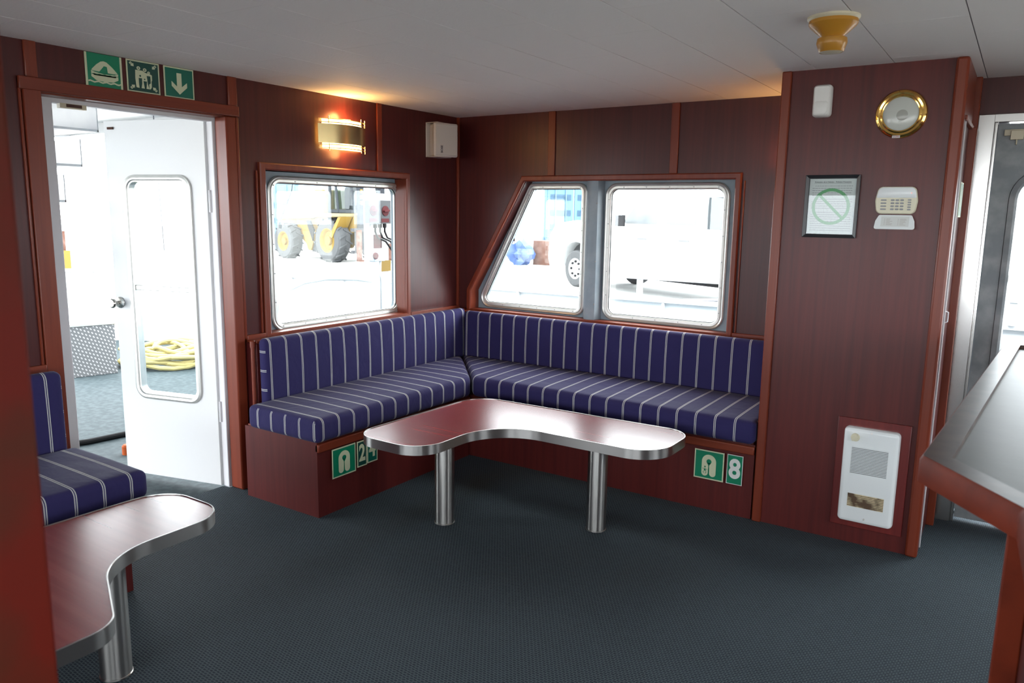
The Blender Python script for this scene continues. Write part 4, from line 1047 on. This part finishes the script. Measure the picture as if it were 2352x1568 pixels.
fprof([(-1.5, 1.25), (-1.25, 1.25), (-1.05, .95), (-1.15, .6)], -.26, -.30).build('black_stripe', BLACK, fk)
fprof([(-1.35, .25), (-.55, .25), (-.5, .95), (-1.1, .95)], -.36, -.9).build('tank', mat('tank_dark', (.03, .032, .035), .8, spec=.08), fk, bevel=.02)
mb = fb(-.6, .75, -.55, -1.5, 1.5, 1.6)
for f, f2 in ((-.6, -.5), (-.15, -.35), (.7, .35)):
    for s in (-.55, -1.5):
        a, b = O+h*f+s_*s+up*1.5, O+h*f2+s_*s+up*3.1; mb.tube([a, b], .045, 6)
fb(-.55, .4, -.5, -1.55, 3.1, 3.2, mb); mb.build('cab_frame', mat('cab_frame_dark', (.03, .033, .037), .8, spec=.08), fk)
fb(-.45, .35, -.60, -1.45, 1.62, 3.05).build('cab_glass', glassmat('cab_glazing', .06, (.75, .85, .88)), fk)
fb(-.25, .15, -.85, -1.25, 1.6, 2.3).build('seat', BLACK, fk, bevel=.05)
mb = MB()
for s in (-.55, -1.35): fb(.78, .93, s, s-.16, .35, 4.2, mb)
for z in (.5, 1.6, 2.8, 4.0): fb(.80, .90, -.6, -1.4, z, z+.12, mb)
for k in range(9): fb(.932, .94, -.57, -.66, 1.75+.17*k, 1.86+.17*k, mb, 1)
mb.build('mast', [mat('mast_steel', (.016, .018, .022), .8, spec=.08), YEL], fk)
mb = fb(.98, 1.06, -.15, -1.8, .95, 1.05); fb(.98, 1.06, -.15, -1.8, .30, .40, mb)
for s in (-.3, -1.2): fb(.98, 1.05, s, s-.1, .30, 1.05, mb)
mb.build('carriage', mat('carriage_grey', (.035, .035, .038), .8, spec=.08), fk)
for s in (-.30, -1.45):
    mb = fb(1.06, 1.14, s, s-.15, .08, 1.0); fb(1.06, 2.25, s, s-.15, .06, .12, mb); mb.build('fork', RUST, fk)
mb = MB()
for s in (-.5,):
    p = O+h*-.72+s_*s+up*2.35; mb.box(tuple(p-Vector((.12, .02, .28))), tuple(p+Vector((.12, .02, .28))))
mb.build('mirror', GREY, fk)

# truck
h = Vector((-.912, .410, 0)); s_ = Vector((-.410, -.912, 0)); O = Vector((-4.80, 10.42, -.12))   # h: forward, s_: toward camera, origin front near-wheel contact
tk = empty('pickup_truck', tuple(O-s_*1.0-h*1.8)); tag(tk, 'white crew-cab pickup truck parked outside the back windows', 'truck')
def tp(poly, s0, s1, mi=0, mb=None):
    mb = mb or MB(); return mb.prism(poly, lambda a, b, hh: tuple(O+h*a+s_*hh+up*b), s0, s1, mi)
arch = [(-.52+.0, .42)]
fa = [(.60*math.cos(PI*k/10), .42+.56*math.sin(PI*k/10)) for k in range(11)]          # front to back over wheel
ra = [(-5.0+.58*math.cos(PI*k/10), .42+.54*math.sin(PI*k/10)) for k in range(11)]
low = [(.95, .40), (.60, .42)] + fa[1:] + ra + [(-6.3, .45)]
body = low + [(-6.3, 1.32), (-3.7, 1.34), (-1.2, 1.38), (.0, 1.44), (.72, 1.36), (.95, 1.12), (1.02, .6)]
tp(body, .02, -1.95).build('body', TRUCKW, tk, bevel=.04, seg=3)
tp([(-3.65, 1.32), (-1.15, 1.34), (-1.75, 1.96), (-2.1, 2.04), (-3.45, 2.04), (-3.62, 1.95)], -.12, -1.83).build('cabin', TRUCKW, tk, bevel=.05, seg=3)
for nm, pl in (('front_window', [(-1.40, 1.40), (-2.40, 1.40), (-2.40, 1.92), (-1.92, 1.92)]), ('rear_window', [(-2.58, 1.40), (-3.42, 1.40), (-3.38, 1.92), (-2.62, 1.92)])):
    tp(rpoly(pl, .05, 4), -.115, -.122).build(nm, mat('truck_glass', (.078, .084, .088), .3, spec=.3) if nm == 'front_window' else bpy.data.materials['truck_glass'], tk)
for x in (-2.28, -3.40): tp(rpoly([(x, 1.10), (x+.26, 1.10), (x+.26, 1.14), (x, 1.14)], .01, 3), .028, .018).build('door_handle', mat('handle_grey_%d' % int(-x*10), (.05, .05, .052), .4), tk)
tp([(-2.4, .62), (-4.35, .62), (-4.35, .70), (-2.4, .70)], .027, .018).build('stripe', mat('pale_blue_decal', (.12, .32, .75), .4), tk)
tp([(-.72, .44), (-4.3, .44), (-4.3, .50), (-.72, .50)], .12, -.12).build('running_board', GREY, tk)
tp([(.75, .30), (-6.0, .30), (-6.0, .46), (.75, .46)], -.40, -1.55).build('chassis', BLACK, tk)
p = O+h*-1.72+s_*.22+up*1.46; MB().box(tuple(p-Vector((.10, .03, .11))), tuple(p+Vector((.10, .03, .11)))).tube([tuple(p), tuple(O+h*-1.35+s_*0+up*1.42)], .02, 6).build('wing_mirror', BLACK, tk, bevel=.02)
tp([(-3.70, 1.345), (-4.5, 1.345), (-4.5, 1.90), (-3.70, 1.90)], -.12, -1.6).build('bed_rack', mat('bed_load', (.025, .03, .033), .8, spec=.08), tk)
for f in (0, -5.0): tp([(f+.58, .44), (f+.40, .92), (f, 1.0), (f-.40, .92), (f-.58, .44)], -.30, -.34).build('wheel_arch_liner', mat('arch_liner_%d' % abs(int(f)), (.03, .03, .032), .9), tk)
RIMS = mat('silver_rim', (.50, .50, .51), .35, .3)
for f in (0, -5.0):
    for s in (-.13, -1.80):
        q0 = O+h*f+s_*s+up*.40; tw = wheel('wheel', tk, q0, s_, .40, .26, RIMS, False)
        mb = MB()
        for k in range(8):
            th = 2*PI*k/8; a = h*math.cos(th)+up*math.sin(th); cc = q0+s_*.128+a*.155; rg = [[cc+h*x+up*y+s_*z for x, y in circ(0, 0, .026, 8)] for z in (-.03, .004)]
            mb.loft(rg, 0, True, True, True)
        mb.build('rim_hole', BLACK, tw)
# mooring line
mb = MB(); mb.tube([(-3.6, 5.2, -.10), (-2.6, 3.6, .20), (-1.6, 3.0, .40), (-.4, 2.7, .56), (.8, 2.4, .70), (2.0, 2.0, .83)], .012, 6)
tag(mb.build('mooring_line', ROPED), 'thin dark mooring line stretched low outside the back windows', 'rope')

# containers
def container(label, O, h, s_, L_, Wd, Hh, m1, m2, zb):
    r_ = empty('shipping_container', tuple(O+h*L_/2+s_*Wd/2)); tag(r_, label, 'container', 'shipping containers on the dock')
    # side wall corrugated
    mb = MB(); n = int(L_/.28); poly = []
    for k in range(n):
        x = L_*k/n; w_ = L_/n; poly += [(x, 0), (x+w_*.35, 0), (x+w_*.5, .05), (x+w_*.85, .05)]
    poly += [(L_, 0), (L_, Wd), (0, Wd)]
    mb.prism(poly, lambda a, b, z: tuple(O+h*a+s_*b+up*z), zb+.15, zb+Hh-.1); mb.build('side_panels', m1, r_)
    mb = MB(); g = lambda a, b, z: tuple(O+h*a+s_*b+up*z)
    for z0_, z1_ in ((zb, zb+.17), (zb+Hh-.12, zb+Hh)): mb.prism(rect(-.04, -.04, L_+.04, Wd+.04), g, z0_, z1_)
    for a in (-.04, L_-.10):
        for b in (-.04, Wd-.10): mb.prism(rect(a, b, a+.14, b+.14), g, zb, zb+Hh)
    mb.build('corner_frame', m2, r_)
    for k in (0, 1):
        b0 = .08+k*(Wd/2-.06); b1_ = b0+Wd/2-.12
        mb = MB().prism(rect(-.06, b0, -.01, b1_), g, zb+.2, zb+Hh-.15)
        for q_ in (.33, .66):
            for z in (.45, 1.0, 1.6): mb.prism(rect(-.075, b0+.12, -.06, b1_-.1), g, zb+z, zb+z+.22)
        mb.build('door', m2, r_)
        mb = MB()
        for f in (.3, .7): mb.tube([g(-.10, b0+(b1_-b0)*f, zb+.1), g(-.10, b0+(b1_-b0)*f, zb+Hh-.1)], .022, 6)
        mb.build('lock_rod', BLUEL, r_)
c0 = Vector((-12.35, 21.6, 0))
BLUEW = mat('container_white_blue', (.30, .36, .38), .5)
container('pale blue container on blocks beyond the truck front', c0, Vector((-.78, .62, 0)), Vector((.62, .78, 0)), 6.0, 2.4, 2.6, BLUEW, BLUEC, .36)
container('bright blue container standing behind the forklift', Vector((-22.6, 15.2, 0)), Vector((-.55, .835, 0)), Vector((.835, .55, 0)), 6.0, 2.4, 2.6, BLUEW, BLUEL, -.1)
for (x, y) in ((-12.3, 21.9), (-11.1, 23.2), (-16.5, 25.2)):
    tag(MB().box((x-.25, y-.25, -.12), (x+.25, y+.25, .355)).build('timber_block', RUST), 'rusty brown block under the pale blue container', 'block', 'blocks under the pale blue container')
# tarp bundle, boards, scrap
mb = MB(); bm = bmesh.new(); bmesh.ops.create_icosphere(bm, subdivisions=3, radius=1)
rr = random.Random(9)
for v in bm.verts:
    k = 1+.18*math.sin(v.co.x*7+1)+.15*math.sin(v.co.y*9)+.12*math.sin(v.co.z*8+2); v.co *= k
bm.verts.index_update(); V = [(-9.55+v.co.x*.36, 15.6+v.co.y*.32, .22+v.co.z*.38) for v in bm.verts]; Fc = [tuple(v.index for v in f.verts) for f in bm.faces]; bm.free()
mb.add(V, Fc); tag(mb.build('tarpaulin_bundle', TARP), 'crumpled bright blue tarpaulin bundle left of the truck', 'tarpaulin')
tag(MB().box((-9.3, 15.9, -.12), (-8.7, 16.5, .62)).build('rusty_drum_crate', RUST), 'rusty brown crate beside the blue tarpaulin', 'crate')
for k in range(4):
    a = Vector((-13.4+.12*k, 15.2+.2*k, .62-.05*k)); b = Vector((-10.9+.1*k, 14.6+.22*k, -.08))
    mb = MB(); mb.tube([a, b], .07, 4); tag(mb.build('timber_board', BEIGE), 'pale timber board leaning in the pile by the blue tarpaulin', 'board', 'boards leaning by the tarpaulin')
# far beige hut seen through doorway top and yellow skip
tag(MB().box((-14.6, 2.2, -.12), (-13.2, 3.98, .55)).build('yellow_skip', YEL), 'small yellow skip on the dock at the left edge of the doorway', 'skip')
tag(MB().box((-14.4, 2.3, .55), (-13.3, 3.95, .95)).build('scrap_pile', RUST), 'brown scrap piled in the yellow skip seen past the doorway', 'scrap')
